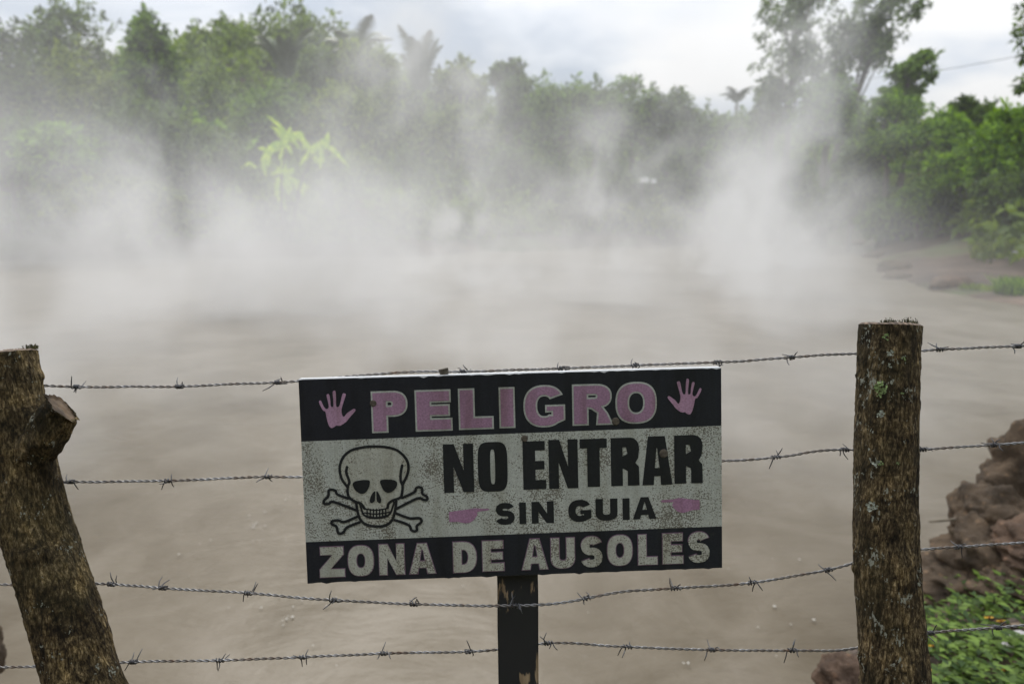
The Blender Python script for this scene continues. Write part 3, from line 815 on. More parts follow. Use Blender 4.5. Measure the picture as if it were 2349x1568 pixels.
# cable
mb = MB()
mb.tube(spline([P(1780, 205, 70), P(2115, 166, 52), P(2240, 147, 46), P(2349, 126, 42), P(2560, 80, 36)], 40), 0.018, 6)
M['cable'] = plain('cable', (0.05, 0.05, 0.055), 0.6)
tag(mb.build('power_cable', M['cable']), 'thin dark cable slanting across the sky at the upper right', 'cable')

# ================================================================== leafy ground cover, near right
rng = np.random.default_rng(77)
Vs, Fs_, Ts, off = [], [], [], 0
mstem = MB()
pts = []
while len(pts) < 1500:
    x, y = rng.uniform(0.9, 2.9), rng.uniform(1.5, 3.05)
    s = sdist(np.array([x]), np.array([y]))[0]
    if s < 0.10: continue
    dens = vnoise(np.array([[x * 3.0, y * 3.0, 0.5]]), 4)[0]
    if rng.random() > np.clip((3.0 - y) * 1.8, 0.03, 1) * (0.35 + dens): continue
    pts.append((x, y))
for (x, y) in pts:
    z = gz(x, y); h = 0.03 + 0.09 * rng.random()
    top = np.array([x + rng.normal() * 0.03, y + rng.normal() * 0.03, z + h])
    n = rng.integers(5, 9)
    az = rng.random() * 6.28 + np.arange(n) * 2.4
    u = np.stack([np.cos(az), np.sin(az), 0.15 + 0.5 * rng.random(n)], 1); u /= np.linalg.norm(u, axis=1)[:, None]
    pos = top - np.array([0, 0, 1]) * (rng.random(n) * h * 0.6)[:, None] + u * 0.006
    d = u; l = (0.026 + 0.028 * rng.random(n))[:, None]; w = l * 0.55
    sd = np.cross(d, np.array([0, 0, 1.0])); sd /= np.linalg.norm(sd, axis=1)[:, None]
    nn = np.cross(sd, d)
    a = pos; m = pos + d * l * 0.45 - nn * l * 0.06; c_ = pos + d * l - nn * l * 0.22
    b1 = pos + d * l * 0.4 + sd * w * 0.5; b2 = pos + d * l * 0.4 - sd * w * 0.5
    V = np.stack([a, b1, c_, m, b2], 1).reshape(-1, 3); o = np.arange(n) * 5 + off
    Fs_.append(np.concatenate([np.stack([o, o + 3, o + 2, o + 1], 1), np.stack([o, o + 4, o + 2, o + 3], 1)]))
    t = rng.random(n); Ts.append(np.concatenate([t, t])); Vs.append(V); off += len(V)
M['leaf_ground'] = leaf_mat('foliage_ground_cover', (0.035, 0.07, 0.012), (0.19, 0.29, 0.05), trans=0.3, clump=5.0)
gc = mesh_np('ground_cover', np.concatenate(Vs), np.concatenate(Fs_), M['leaf_ground'], None, rnd=np.concatenate(Ts))
tag(gc, 'low leafy green ground cover on the near bank right of the right post', 'ground cover', kind='stuff')
# yellow flowers
M['petal'] = plain('yellow_petal', (0.75, 0.42, 0.02), 0.5, 0, 0.15, 60)
M['flower_eye'] = plain('flower_eye', (0.35, 0.16, 0.02), 0.7)
M['green_stem'] = plain('green_stem', (0.10, 0.16, 0.04), 0.6)
fl = [(2135, 1358, 'topmost yellow flower, at the upper edge of the ground cover'), (2296, 1424, 'yellow flower in line with the lowest wire, near the right edge'),
      (2305, 1536, 'yellow flower at the bottom edge of the view, largest of all'), (2142, 1536, 'yellow flower by the post foot at the bottom edge'),
      (2140, 1483, 'yellow flower close to the right post, above the bottom wire tail'), (2152, 1560, 'yellow flower cut by the bottom edge beside the post'),
      (2268, 1416, 'small orange yellow flower up among the sparse leaves'), (2185, 1445, 'yellow flower just below the lowest wire')]
for i, (px, py, lab) in enumerate(fl):
    d = shore_d(px, py) * 0.965; c = P(px, py, d); zg = gz(c[0], c[1])
    r = thing('yellow_flower', lab, 'flower', (c[0], c[1], zg), 'yellow flowers in the ground cover')
    h = max(0.05, c[2] - zg)
    s = MB(); s.tube([(0, 0, -0.01), (0.004, 0, h * 0.5), (0, 0, h)], 0.0015, 5); s.build('stem', M['green_stem'], r)
    pb = MB()
    for k in range(8):
        a = k * math.pi / 4 + i
        u = np.array([math.cos(a), math.sin(a) * 0.8, 0.15 + math.sin(a) * -0.5]); v = np.array([-math.sin(a), math.cos(a), 0])
        R = 0.017
        cc = np.array([0, 0, h])
        pb.add([cc + u * 0.003 - v * 0.002, cc + u * 0.003 + v * 0.002, cc + u * R * 0.7 + v * 0.006, cc + u * R, cc + u * R * 0.7 - v * 0.006], [(0, 1, 2, 3, 4)])
    pb.build('petals', M['petal'], r, False)
    bm = bmesh.new(); bmesh.ops.create_icosphere(bm, subdivisions=2, radius=0.005)
    me = bpy.data.meshes.new('flower_eye'); bm.to_mesh(me); bm.free(); me.materials.append(M['flower_eye'])
    eo = bpy.data.objects.new('flower_eye', me); COL.objects.link(eo); eo.parent = r; eo.location = (0, -0.001, h + 0.002)
# rubble on the near bank
rng = np.random.default_rng(19); mbr = MB()
bm = bmesh.new(); bmesh.ops.create_icosphere(bm, subdivisions=2, radius=1)
SV = np.array([v.co[:] for v in bm.verts]); SF = [tuple(v.index for v in f.verts) for f in bm.faces]; bm.free()
k = 0
while k < 420:
    x, y = rng.uniform(0.9, 3.2), rng.uniform(1.5, 3.7); q = sdist(np.array([x]), np.array([y]))[0]
    if q < -0.05: continue
    r = 0.010 + 0.045 * rng.random() ** 3
    v = SV * (1 + 0.7 * (fbm(SV * 1.4 + k, 3, k) - 0.5))[:, None] * np.array([r, r * rng.uniform(0.6, 1), r * rng.uniform(0.4, 0.8)])
    a = rng.random() * 6.28; c_, s_ = math.cos(a), math.sin(a)
    v = np.stack([v[:, 0] * c_ - v[:, 1] * s_, v[:, 0] * s_ + v[:, 1] * c_, v[:, 2]], 1)
    mbr.add(v + np.array([x, y, gz(x, y) + r * 0.2]), SF); k += 1
M['rubble'] = rock_mat('rubble', (0.09, 0.065, 0.05), (0.34, 0.27, 0.22))
tag(mbr.build('rubble', M['rubble']), 'small stones and clods scattered over the near bank', 'rubble', kind='stuff')
# dead leaves lying on the bank
rng = np.random.default_rng(9); Vs, Fs_, Ts, off = [], [], [], 0
n = 260
xy = np.stack([rng.uniform(0.9, 3.2, n * 3), rng.uniform(1.3, 3.2, n * 3)], 1)
xy = xy[sdist(xy[:, 0], xy[:, 1]) > 0.06][:n]
pos = np.stack([xy[:, 0], xy[:, 1], height(xy[:, 0], xy[:, 1]) + 0.012], 1)
u = rng.normal(size=pos.shape); u[:, 2] = 0.1
v, f, t = leaf_faces(pos, u / np.linalg.norm(u, axis=1)[:, None], 0.05, 0.025, rng, 0.0, 0.9)
v[:, 2] = np.maximum(v[:, 2], height(v[:, 0], v[:, 1]) + 0.004)
M['leaf_litter'] = leaf_mat('leaf_litter', (0.10, 0.06, 0.04), (0.36, 0.26, 0.19), trans=0.1, clump=6)
tag(mesh_np('leaf_litter', v, f, M['leaf_litter'], None, rnd=t), 'dry brown fallen leaves on the near bank', 'leaf litter', kind='stuff')

#@@POSTS
# ================================================================== fence posts
def bark_mat(name, tints, lichen_amt):
    m, nt, b = mat_new(name)
    v = coords(nt); vs = coords(nt, (1, 1, 0.30))
    n1 = noise(nt, vs, 260, 6, 0.72, 0.3); n2 = noise(nt, coords(nt, (1, 1, 0.4)), 42, 6, 0.65, 0.5); n3 = noise(nt, v, 7, 4, 0.6)
    c = ramp(nt, n1, [(0.36, tints[0]), (0.50, tints[1]), (0.60, tints[2]), (0.70, tints[3])])
    c2 = ramp(nt, n2, [(0.36, (0.38, 0.34, 0.30)), (0.5, (0.9, 0.87, 0.8)), (0.66, (1.6, 1.5, 1.3))])
    c = mixc(nt, 1.0, c, c2, 'MULTIPLY')
    # weathered dark patches, long furrows and short cross cracks of the bark itself
    big = noise(nt, coords(nt, (1, 1, 0.5)), 13, 5, 0.6, 1.2)
    c = mixc(nt, 1.0, c, ramp(nt, big, [(0.38, (0.48, 0.46, 0.42)), (0.52, (1.3, 1.28, 1.24)), (0.68, (1.75, 1.72, 1.55))]), 'MULTIPLY')
    fur = noise(nt, coords(nt, (1, 1, 0.07)), 75, 3, 0.5, 0.5)
    fr = ramp(nt, fur, [(0.46, (1, 1, 1)), (0.495, (0.25, 0.22, 0.2)), (0.505, (0.25, 0.22, 0.2)), (0.54, (1, 1, 1))])
    c = mixc(nt, 0.75, c, mixc(nt, 1.0, c, fr, 'MULTIPLY'))
    crk = noise(nt, coords(nt, (0.35, 0.35, 1.6)), 38, 4, 0.6, 0.8)
    cr = ramp(nt, crk, [(0.36, (0.3, 0.27, 0.24)), (0.42, (1, 1, 1))])
    c = mixc(nt, 0.7, c, mixc(nt, 1.0, c, cr, 'MULTIPLY'))
    ms = ramp(nt, n3, [(0.45, (0, 0, 0)), (0.62, (1, 1, 1))])
    mm = N_(nt, 'ShaderNodeMath', {0: ms, 1: 0.28}, operation='MULTIPLY')
    c = mixc(nt, mm.outputs[0], c, (0.050, 0.047, 0.018))
    # pale crusty lichen patches
    vo = noise(nt, coords(nt, (1, 1, 0.6)), 230, 4, 0.6, 0.2); vb = noise(nt, v, 26, 3)
    mu = N_(nt, 'ShaderNodeMath', {0: vo, 1: vb}, operation='MULTIPLY')
    lm = ramp(nt, mu.outputs[0], [(lichen_amt, (0, 0, 0)), (lichen_amt + 0.03, (1, 1, 1))])
    c = mixc(nt, lm, c, (0.40, 0.41, 0.33))
    nt.links.new(c, b.inputs['Base Color']); b.inputs['Roughness'].default_value = 0.88
    b.inputs['Specular IOR Level'].default_value = 0.25
    hm = N_(nt, 'ShaderNodeMath', {0: n1, 1: n2}, operation='ADD')
    bump(nt, b, hm.outputs[0], 1.0, 0.009)
    return m
M['bark_left'] = bark_mat('bark_leaning_post', [(0.020, 0.015, 0.008), (0.115, 0.085, 0.042), (0.27, 0.215, 0.125), (0.46, 0.385, 0.26)], 0.375)
M['bark_right'] = bark_mat('bark_straight_post', [(0.014, 0.011, 0.006), (0.085, 0.063, 0.034), (0.22, 0.175, 0.105), (0.42, 0.355, 0.245)], 0.345)

def cutwood_mat(name, cx=0.0):
    m, nt, b = mat_new(name)
    v = coords(nt)
    w = N_(nt, 'ShaderNodeTexWave', {'Vector': v, 'Scale': 40.0, 'Distortion': 3.0, 'Detail': 3.0}, wave_type='RINGS', rings_direction='Z')
    c = ramp(nt, w.outputs['Fac'], [(0.2, (0.075, 0.055, 0.04)), (0.8, (0.19, 0.14, 0.10))])
    n = noise(nt, v, 30, 6, 0.7)
    c = mixc(nt, 1.0, c, ramp(nt, n, [(0.3, (0.5, 0.5, 0.5)), (0.7, (1.4, 1.35, 1.3))]), 'MULTIPLY')
    nt.links.new(c, b.inputs['Base Color']); b.inputs['Roughness'].default_value = 0.9
    bump(nt, b, n, 0.7, 0.004)
    return m
M['cut_wood'] = cutwood_mat('weathered_cut_wood')
M['cut_orange'] = plain('fresh_cut_wood', (0.10, 0.065, 0.036), 0.85, 0, 0.6, 40, 0.6, 80, 0.003)
M['moss'] = leaf_mat('moss', (0.03, 0.03, 0.012), (0.10, 0.095, 0.035), trans=0.1, clump=30)

def post_body(axis_pts, radii, bump_fn, seed, rows=330, cols=150, rough_amp=1.0):
    ax = spline(axis_pts, rows); rr = np.interp(np.linspace(0, 1, rows), np.linspace(0, 1, len(radii)), radii)
    t, N, B = frames_along(ax)
    # fixed frame: N towards +x, B completes it
    N = np.array([1.0, 0, 0]) - t * t[:, :1]; N /= np.linalg.norm(N, axis=1)[:, None]; B = np.cross(t, N)
    a = np.linspace(0, 2 * math.pi, cols, endpoint=False)
    s = np.concatenate([[0], np.cumsum(np.linalg.norm(np.diff(ax, axis=0), axis=1))])
    A, S = np.meshgrid(a, s)
    R0 = rr[:, None]
    q = np.stack([np.cos(A) * R0, np.sin(A) * R0, S], -1).reshape(-1, 3)
    ridg = fbm(q * np.array([120, 120, 16]), 4, seed, 0.6); ridg = 1 - np.abs(ridg * 2 - 1)
    lump = fbm(q * np.array([22, 22, 9]), 3, seed + 5) - 0.5
    fine = fbm(q * np.array([330, 330, 90]), 3, seed + 9) - 0.5
    plate = fbm(q * np.array([60, 60, 30]), 3, seed + 13)
    dR = ((ridg - 0.7) * 0.007 + lump * 0.010 + fine * 0.0035 + np.where(plate > 0.56, 0.0018, 0)) * rough_amp
    dR = dR.reshape(A.shape) + bump_fn(A, S)
    R = R0 + dR
    V = ax[:, None, :] + R[..., None] * (np.cos(A)[..., None] * N[:, None, :] + np.sin(A)[..., None] * B[:, None, :])
    n, k = A.shape
    i, j = np.meshgrid(np.arange(n - 1), np.arange(k), indexing='ij'); j2 = (j + 1) % k
    Fa = np.stack([i * k + j, i * k + j2, (i + 1) * k + j2, (i + 1) * k + j], -1).reshape(-1, 4)
    return V.reshape(-1, 3), Fa, V, ax, t

def cut_cap(ring, tdir, seed, name, mat, parent, o, height_=0.004, rough=0.004, inset=0.97):
    k = len(ring); c = ring.mean(0); rows = 14
    V = []
    for i in range(rows):
        f = 1 - i / rows
        p = c + (ring - c) * f * (inset if i else 1.0)
        nz = fbm(np.asarray(p) * 90, 4, seed) - 0.5
        p = p + tdir[None, :] * (nz * rough + height_ * (0 if i == 0 else 1))[..., None] if i else p
        V.append(p)
    V.append(c[None, :] + tdir * height_)
    V = np.concatenate(V); Fa = []
    for i in range(rows - 1):
        for j in range(k):
            j2 = (j + 1) % k
            Fa.append((i * k + j, i * k + j2, (i + 1) * k + j2, (i + 1) * k + j))
    for j in range(k): Fa.append(((rows - 1) * k + j, (rows - 1) * k + (j + 1) % k, rows * k))
    return mesh_np(name, V - o, Fa, mat, parent, True)

def moss_tuft(pts_, h, rng, name, parent, o, mat, up=np.array([0, 0, 1.0])):
    """short upright moss sprigs, each with a few tiny leaves"""
    V, Fa, T = [], [], []
    for p in pts_:
        l = h * (0.5 + 0.8 * rng.random()); d = up + rng.normal(size=3) * 0.3; d /= np.linalg.norm(d)
        s = np.cross(d, rng.normal(size=3)); s /= np.linalg.norm(s)
        t = rng.random()
        k = len(V); V += [p - s * 0.0007, p + s * 0.0007, p + d * l + s * 0.0004, p + d * l - s * 0.0004]; Fa.append((k, k + 1, k + 2, k + 3)); T.append(t)
        for q in np.linspace(0.35, 1.0, 4):
            e = rng.normal(size=3) * 0.7 + d; e /= np.linalg.norm(e); w = np.cross(e, d); w /= np.linalg.norm(w) + 1e-9
            b = p + d * l * q; ll = 0.0035
            k = len(V); V += [b, b + e * ll * 0.5 + w * 0.0008, b + e * ll, b + e * ll * 0.5 - w * 0.0008]; Fa.append((k, k + 1, k + 2, k + 3)); T.append(t)
    return mesh_np(name, np.array(V) - o, np.array(Fa), mat, parent, rnd=T)

def splinters(mbx, P0, dirs, rng, n, l, w):
    pass

# --- right post: straight
DP = 1.13
axis_r = [P(cx, cy, DP) for cx, cy in ((2041.5, 746), (2037, 850), (2033, 1000), (2032, 1150), (2034, 1300), (2044, 1450), (2051, 1568))]
e1 = axis_r[-1] - axis_r[-2]; e1 /= np.linalg.norm(e1)
while axis_r[-1][2] > 0.30: axis_r.append(axis_r[-1] + np.array([0.006, 0.01, -0.11]))
axis_r = axis_r[::-1]
nr = len(axis_r) - 7
rad_r = [0.0575] * nr + [v / F * DP / 2 for v in (142, 138, 133, 130, 129, 128, 126)]
post_r = thing('fence_post', 'straight lichen speckled round wooden post right of the sign', 'fence post', (axis_r[0][0], axis_r[0][1], axis_r[0][2]), 'round wooden fence posts')
o_r = axis_r[0]
Ltot = sum(np.linalg.norm(np.array(axis_r[i + 1]) - axis_r[i]) for i in range(len(axis_r) - 1))
def bump_r(A, S):
    top = Ltot - S
    def knob(a0, s0, wa, ws, h): return h * np.exp(-(((np.angle(np.exp(1j * (A - a0)))) / wa) ** 2) - ((top - s0) / ws) ** 2)
    r = knob(0.05, 0.098, 0.12, 0.007, 0.006) + knob(3.05, 0.085, 0.10, 0.006, 0.004) + knob(3.1, 0.400, 0.10, 0.012, 0.008) + knob(3.1, 0.545, 0.12, 0.016, 0.008) + knob(3.1, 0.375, 0.1, 0.006, 0.003)
    r = r + knob(-1.3, 0.5, 0.5, 0.06, -0.004) + knob(-1.1, 0.31, 0.16, 0.012, 0.004)
    return r
Vr, Fr, Gr, ax_r, t_r = post_body(axis_r, rad_r, bump_r, 3, rough_amp=0.6)
mesh_np('trunk', Vr - o_r, Fr, M['bark_right'], post_r, True)
cut_cap(Gr[-1], t_r[-1], 7, 'cut_top', M['cut_wood'], post_r, o_r, 0.003, 0.004)
rng = np.random.default_rng(3)
ringr = Gr[-1]; cr_ = ringr.mean(0)
# moss along the back right rim of the cut
sel = []
ang = np.linspace(0, 2 * math.pi, len(ringr), endpoint=False)
for a0, a1, n in ((0.92, 1.36, 44), (0.1, 0.72, 40), (-0.25, 0.1, 8)):
    for k in range(n):
        a = rng.uniform(a0, a1); i = int(a / (2 * math.pi) * len(ringr)) % len(ringr)
        sel.append(cr_ + (ringr[i] - cr_) * rng.uniform(0.82, 1.0) + t_r[-1] * 0.003)
moss_tuft(np.array(sel), 0.008, rng, 'moss', post_r, o_r, M['moss'])
# leafy green lichen rosettes
M['lichen'] = plain('green_lichen', (0.30, 0.40, 0.17), 0.8, 0, 0.3, 120)
M['lichen_pale'] = plain('pale_lichen', (0.42, 0.45, 0.38), 0.9, 0, 0.3, 160)
def lichen(px, py, size, name_mat, seed, parent, o, dsurf, lobes=26, axis_x=2036):
    rng = np.random.default_rng(seed); mbx = MB()
    for k in range(lobes):
        a = rng.random() * 6.28; q = math.sqrt(rng.random()) * size
        x, y = px + q * math.cos(a), py + q * math.sin(a) * 0.95
        off = (x - axis_x) / F * DP; R = 0.0530
        dd = DP - math.sqrt(max(1e-6, R * R - off * off)) - 0.0035 - 0.001 * rng.random()
        c = P(x, y, dd); rr = (0.6 + 0.7 * rng.random()) * 2.6 / F * DP * (size / 14) ** 0.5
        nrm = np.array([off / R, -math.sqrt(max(0.02, 1 - (off / R) ** 2)), 0.1]) + rng.normal(size=3) * 0.35; nrm /= np.linalg.norm(nrm)
        s = np.cross(nrm, [0, 0, 1.0]); s /= np.linalg.norm(s); u = np.cross(s, nrm)
        an = np.linspace(0, 2 * math.pi, 9, endpoint=False); w = rr * (0.75 + 0.5 * rng.random(9))
        ring = c + (w * np.cos(an))[:, None] * s + (w * np.sin(an))[:, None] * u + nrm * (0.0012 * rng.random(9))[:, None]
        mbx.add(np.vstack([ring, (c - nrm * 0.0012)[None, :]]) - o, [(i, (i + 1) % 9, 9) for i in range(9)])
    return mbx.build('lichen', M[name_mat], parent, True)
lichen(2022, 889, 15, 'lichen', 1, post_r, o_r, 0, 40)
lichen(2033, 773, 8, 'lichen', 2, post_r, o_r, 0, 16)
lichen(2073, 822, 5, 'lichen', 3, post_r, o_r, 0, 8)
lichen(2070, 902, 4, 'lichen', 4, post_r, o_r, 0, 6)
lichen(2016, 908, 5, 'lichen', 5, post_r, o_r, 0, 7)
lichen(2020, 1063, 6, 'lichen', 6, post_r, o_r, 0, 10)
lichen(2060, 1062, 4, 'lichen', 7, post_r, o_r, 0, 6)
lichen(2000, 1160, 13, 'lichen_pale', 8, post_r, o_r, 0, 34)
lichen(2043, 810, 9, 'lichen_pale', 9, post_r, o_r, 0, 16)
lichen(2019, 948, 9, 'lichen_pale', 10, post_r, o_r, 0, 18)
lichen(2042, 838, 6, 'lichen_pale', 11, post_r, o_r, 0, 10)
lichen(2010, 1062, 9, 'lichen_pale', 12, post_r, o_r, 0, 16)
lichen(2080, 1010, 8, 'lichen_pale', 13, post_r, o_r, 0, 14)
lichen(2086, 1150, 9, 'lichen_pale', 14, post_r, o_r, 0, 18)
lichen(2084, 1195, 8, 'lichen_pale', 15, post_r, o_r, 0, 14)
# staple tails where the wires meet the bark
M['wire_dark'] = plain('dark_steel', (0.10, 0.10, 0.105), 0.45, 0.8)

# --- left post: leaning, with a sawn branch stub
DL = 1.13
axis_l = [P(cx, cy, DL) for cx, cy in ((2, 812), (14, 900), (34, 1000), (62, 1130), (102, 1265), (150, 1420), (196, 1568))]
axis_l += [P(cx, cy, DL) for cx, cy in ((245, 1720), (290, 1870), (330, 2000))]
axis_l = [np.array(p) for p in axis_l]
while axis_l[-1][2] > 0.3: axis_l.append(axis_l[-1] + np.array([0.03, 0.0, -0.12]))
axis_l = axis_l[::-1]
nl = len(axis_l) - 7
rad_l = [0.060] * nl + [v / F * DL for v in (72, 71, 69, 69, 70, 70, 70)]
post_l = thing('fence_post', 'thick leaning wooden post with a sawn branch stub, left of the sign', 'fence post', tuple(axis_l[0]), 'round wooden fence posts')
o_l = axis_l[0]
Ll = sum(np.linalg.norm(axis_l[i + 1] - axis_l[i]) for i in range(len(axis_l) - 1))
def bump_l(A, S):
    top = Ll - S
    def knob(a0, s0, wa, ws, h): return h * np.exp(-(((np.angle(np.exp(1j * (A - a0)))) / wa) ** 2) - ((top - s0) / ws) ** 2)
    return knob(-0.35, 0.18, 0.45, 0.05, 0.018) + knob(-0.3, 0.12, 0.3, 0.03, 0.004) + knob(-0.4, 0.30, 0.6, 0.05, -0.008) + knob(0.2, 0.045, 0.25, 0.012, 0.006) + knob(-1.2, 0.33, 0.5, 0.012, 0.004) + knob(-0.9, 0.52, 0.35, 0.02, -0.005)
Vl, Fl, Gl, ax_l, t_l = post_body(axis_l, rad_l, bump_l, 17, rows=360, cols=170, rough_amp=0.75)
mesh_np('trunk', Vl - o_l, Fl, M['bark_left'], post_l, True)
cut_cap(Gl[-1], t_l[-1], 27, 'cut_top', M['cut_wood'], post_l, o_l, 0.003, 0.012)
rng = np.random.default_rng(8)
ring = Gl[-1]; cl_ = ring.mean(0); sel = []
for k in range(110):
    a = rng.choice([0.1, 0.5, 0.9, 1.3, 1.7]) + rng.normal() * 0.13; i = int(a / (2 * math.pi) * len(ring)) % len(ring)
    sel.append(cl_ + (ring[i] - cl_) * rng.uniform(0.85, 1.02) + t_l[-1] * 0.003)
moss_tuft(np.array(sel), 0.005, rng, 'moss', post_l, o_l, M['moss'])
# stub
s0 = P(72, 1045, DL - 0.02); s1 = P(112, 985, DL - 0.035); s2 = P(143, 934, DL - 0.040)
sp = spline([s0, s1, s2], 40)
vd = CAM - s2; vd /= np.linalg.norm(vd); rt_ = np.cross(np.array([0, 0, 1.0]), vd); rt_ /= np.linalg.norm(rt_); up_ = np.cross(vd, rt_)
cutn = 0.95 * (0.82 * rt_ + 0.57 * up_) + 0.30 * vd; cutn /= np.linalg.norm(cutn)
k = 80; t_s, N_s, B_s = frames_along(sp)
a = np.linspace(0, 2 * math.pi, k, endpoint=False)
rs = np.interp(np.linspace(0, 1, 40), [0, 0.5, 0.85, 1], [0.030, 0.027, 0.025, 0.0275])
Ag, Sg = np.meshgrid(a, np.linspace(0, 0.12, 40))
q = np.stack([np.cos(Ag) * 0.03, np.sin(Ag) * 0.03, Sg], -1).reshape(-1, 3)
dd = ((1 - np.abs(fbm(q * np.array([150, 150, 30]), 4, 50, 0.6) * 2 - 1) - 0.7) * 0.007 + (fbm(q * 45, 3, 51) - 0.5) * 0.012).reshape(Ag.shape)
Rg = rs[:, None] + dd
Vst = sp[:, None, :] + Rg[..., None] * (np.cos(Ag)[..., None] * N_s[:, None, :] + np.sin(Ag)[..., None] * B_s[:, None, :])
# slide the end rings onto the sawn plane
wgt = np.clip((np.linspace(0, 1, 40) - 0.45) / 0.55, 0, 1) ** 1.5
dist = ((s2[None, None, :] - Vst) @ cutn)
tdir = t_s[-1]; proj = dist / (tdir @ cutn)
Vst = Vst + (wgt[:, None] * np.where(np.arange(40)[:, None] == 39, proj, np.clip(proj, -0.05, 0.05)))[..., None] * tdir
# splintered rim
ec = Vst[-1].mean(0); fz = fbm(np.stack([np.cos(a) * 3, np.sin(a) * 3, 0 * a], 1), 4, 71) - 0.5
for row, kf in ((39, 1.0), (38, 0.9), (37, 0.6), (36, 0.3)):
    Vst[row] = Vst[row] + (Vst[row] - ec) * (fz * 0.55 * kf)[:, None]
endring = Vst[-1]
i, j = np.meshgrid(np.arange(39), np.arange(k), indexing='ij'); j2 = (j + 1) % k
Fst = np.stack([i * k + j, i * k + j2, (i + 1) * k + j2, (i + 1) * k + j], -1).reshape(-1, 4)
stub = mesh_np('branch_stub', Vst.reshape(-1, 3) - o_l, Fst, M['bark_left'], post_l, True)
cut_cap(endring, cutn, 61, 'sawn_face', M['cut_orange'], stub, o_l, -0.003, 0.004, 0.90)

# ================================================================== barbed wire
def wire_mat():
    m, nt, b = mat_new('old_galvanised_wire')
    v = coords(nt); n = noise(nt, v, 26, 5, 0.65)
    c = ramp(nt, n, [(0.42, (0.26, 0.26, 0.265)), (0.56, (0.15, 0.135, 0.12)), (0.66, (0.10, 0.055, 0.03))])
    nt.links.new(c, b.inputs['Base Color'])
    nt.links.new(ramp(nt, n, [(0.45, (0.85, 0.85, 0.85)), (0.62, (0.2, 0.2, 0.2))]), b.inputs['Metallic'])
    b.inputs['Roughness'].default_value = 0.48
    return m
M['wire'] = wire_mat()
def wire(label, pts, barbs, seed):
    rng = np.random.default_rng(seed)
    ctrl = np.array([P(x, y, d) for x, y, d in pts])
    L_ = np.concatenate([[0], np.cumsum(np.linalg.norm(np.diff(ctrl, axis=0), axis=1))])
    n = int(L_[-1] / 0.0018)
    u = np.linspace(0, L_[-1], n)
    # smooth-ish polyline: linear resample then a short running mean so the kinks stay soft
    c = np.stack([np.interp(u, L_, ctrl[:, i]) for i in range(3)], 1)
    kk = 25; pad = np.vstack([np.repeat(c[:1], kk, 0), c, np.repeat(c[-1:], kk, 0)])
    ker = np.ones(2 * kk + 1) / (2 * kk + 1)
    c = np.stack([np.convolve(pad[:, i], ker, 'valid') for i in range(3)], 1)
    c[:, 2] += (fbm(np.stack([u * 9, u * 0, u * 0], 1), 3, seed) - 0.5) * 0.004
    t, N, B = frames_along(c)
    root = thing('barbed_wire', label, 'barbed wire', tuple(c[0]), 'barbed wire strands of the fence')
    o = c[0]
    pitch = 0.024; mbw = MB()
    ph = 2 * math.pi * u / pitch + 0.8 * np.sin(u * 11 + seed)
    for k in (0, 1):
        a = ph + k * math.pi
        h = c + 0.00135 * (np.cos(a)[:, None] * N + np.sin(a)[:, None] * B)
        mbw.tube(h[::1] - o, 0.00118, 6)
    mbw.build('twisted_strand', M['wire'], root)
    xs = np.array([(p - CAM) for p in c]); dep = xs @ np.array([0, math.cos(PITCH), -math.sin(PITCH)])
    pxs = 1174.5 + xs[:, 0] / dep * F
    for bx in barbs:
        i = int(np.argmin(np.abs(pxs - bx))); i = min(max(i, 14), n - 15)
        C, T, Nn, Bb = c[i], t[i], N[i], B[i]
        mb_ = MB()
        for w in (0, 1):
            turns = 1.9; m = 30
            a0 = rng.random() * 6.28 + w * 2.2
            s = np.linspace(-1, 1, m); ang = a0 + s * turns * math.pi
            sh = (w - 0.5) * 0.0042
            coil = C + T * (sh + s * 0.0048)[:, None] + 0.0033 * (np.cos(ang)[:, None] * Nn + np.sin(ang)[:, None] * Bb)
            def tang(a): return -math.sin(a) * Nn + math.cos(a) * Bb
            l1, l2 = 0.010 + 0.013 * rng.random(), 0.008 + 0.013 * rng.random()
            e0 = -tang(ang[0]) + T * rng.uniform(-0.7, 0.4) ; e1_ = tang(ang[-1]) + T * rng.uniform(-0.4, 0.7)
            cv = rng.normal(size=3) * 0.002
            st_ = np.array([coil[0] + e0 * l1 + cv, coil[0] + e0 * l1 * 0.5])
            en_ = np.array([coil[-1] + e1_ * l2 * 0.5, coil[-1] + e1_ * l2 - cv])
            pth = np.vstack([st_, coil, en_])
            mb_.tube(pth - o, np.concatenate([[0.0006, 0.00095], np.full(m, 0.00095), [0.00095, 0.0006]]), 6)
        mb_.build('barb', M['wire_dark'], root)
    return root
DW = 1.165
wire('topmost barbed wire strand, passing behind the top edge of the sign',
     [(-60, 880, DW), (105, 884, DW), (175, 887, DW), (300, 886, DW), (413, 888, DW), (520, 882, DW), (640, 877, DW), (690, 872, DW), (850, 860, DW), (950, 852, DW), (1062, 852, DW), (1288, 845, DW), (1460, 836, DW),
      (1645, 831, DW), (1815, 820, DW), (1900, 812, DW), (1965, 811, DW), (2110, 806, DW), (2155, 801, DW), (2349, 792, DW), (2480, 786, DW)],
     [175, 413, 638, 1062, 1288, 1458, 1645, 1815, 2155, 2335], 1)
wire('second barbed wire strand from the top, hidden behind the middle of the sign',
     [(-60, 1110, DW), (150, 1105, DW), (160, 1105, DW), (385, 1101, DW), (500, 1098, DW), (612, 1092, DW), (683, 1094, DW), (1200, 1075, DW), (1660, 1057, DW), (1780, 1050, DW), (1830, 1042, DW), (1865, 1033, DW), (1895, 1026, DW), (1958, 1032, DW), (2110, 1033, DW),
      (2280, 1020, DW), (2349, 1014, DW), (2480, 1004, DW)], [163, 387, 614, 1780, 1938, 2117, 2280], 2)
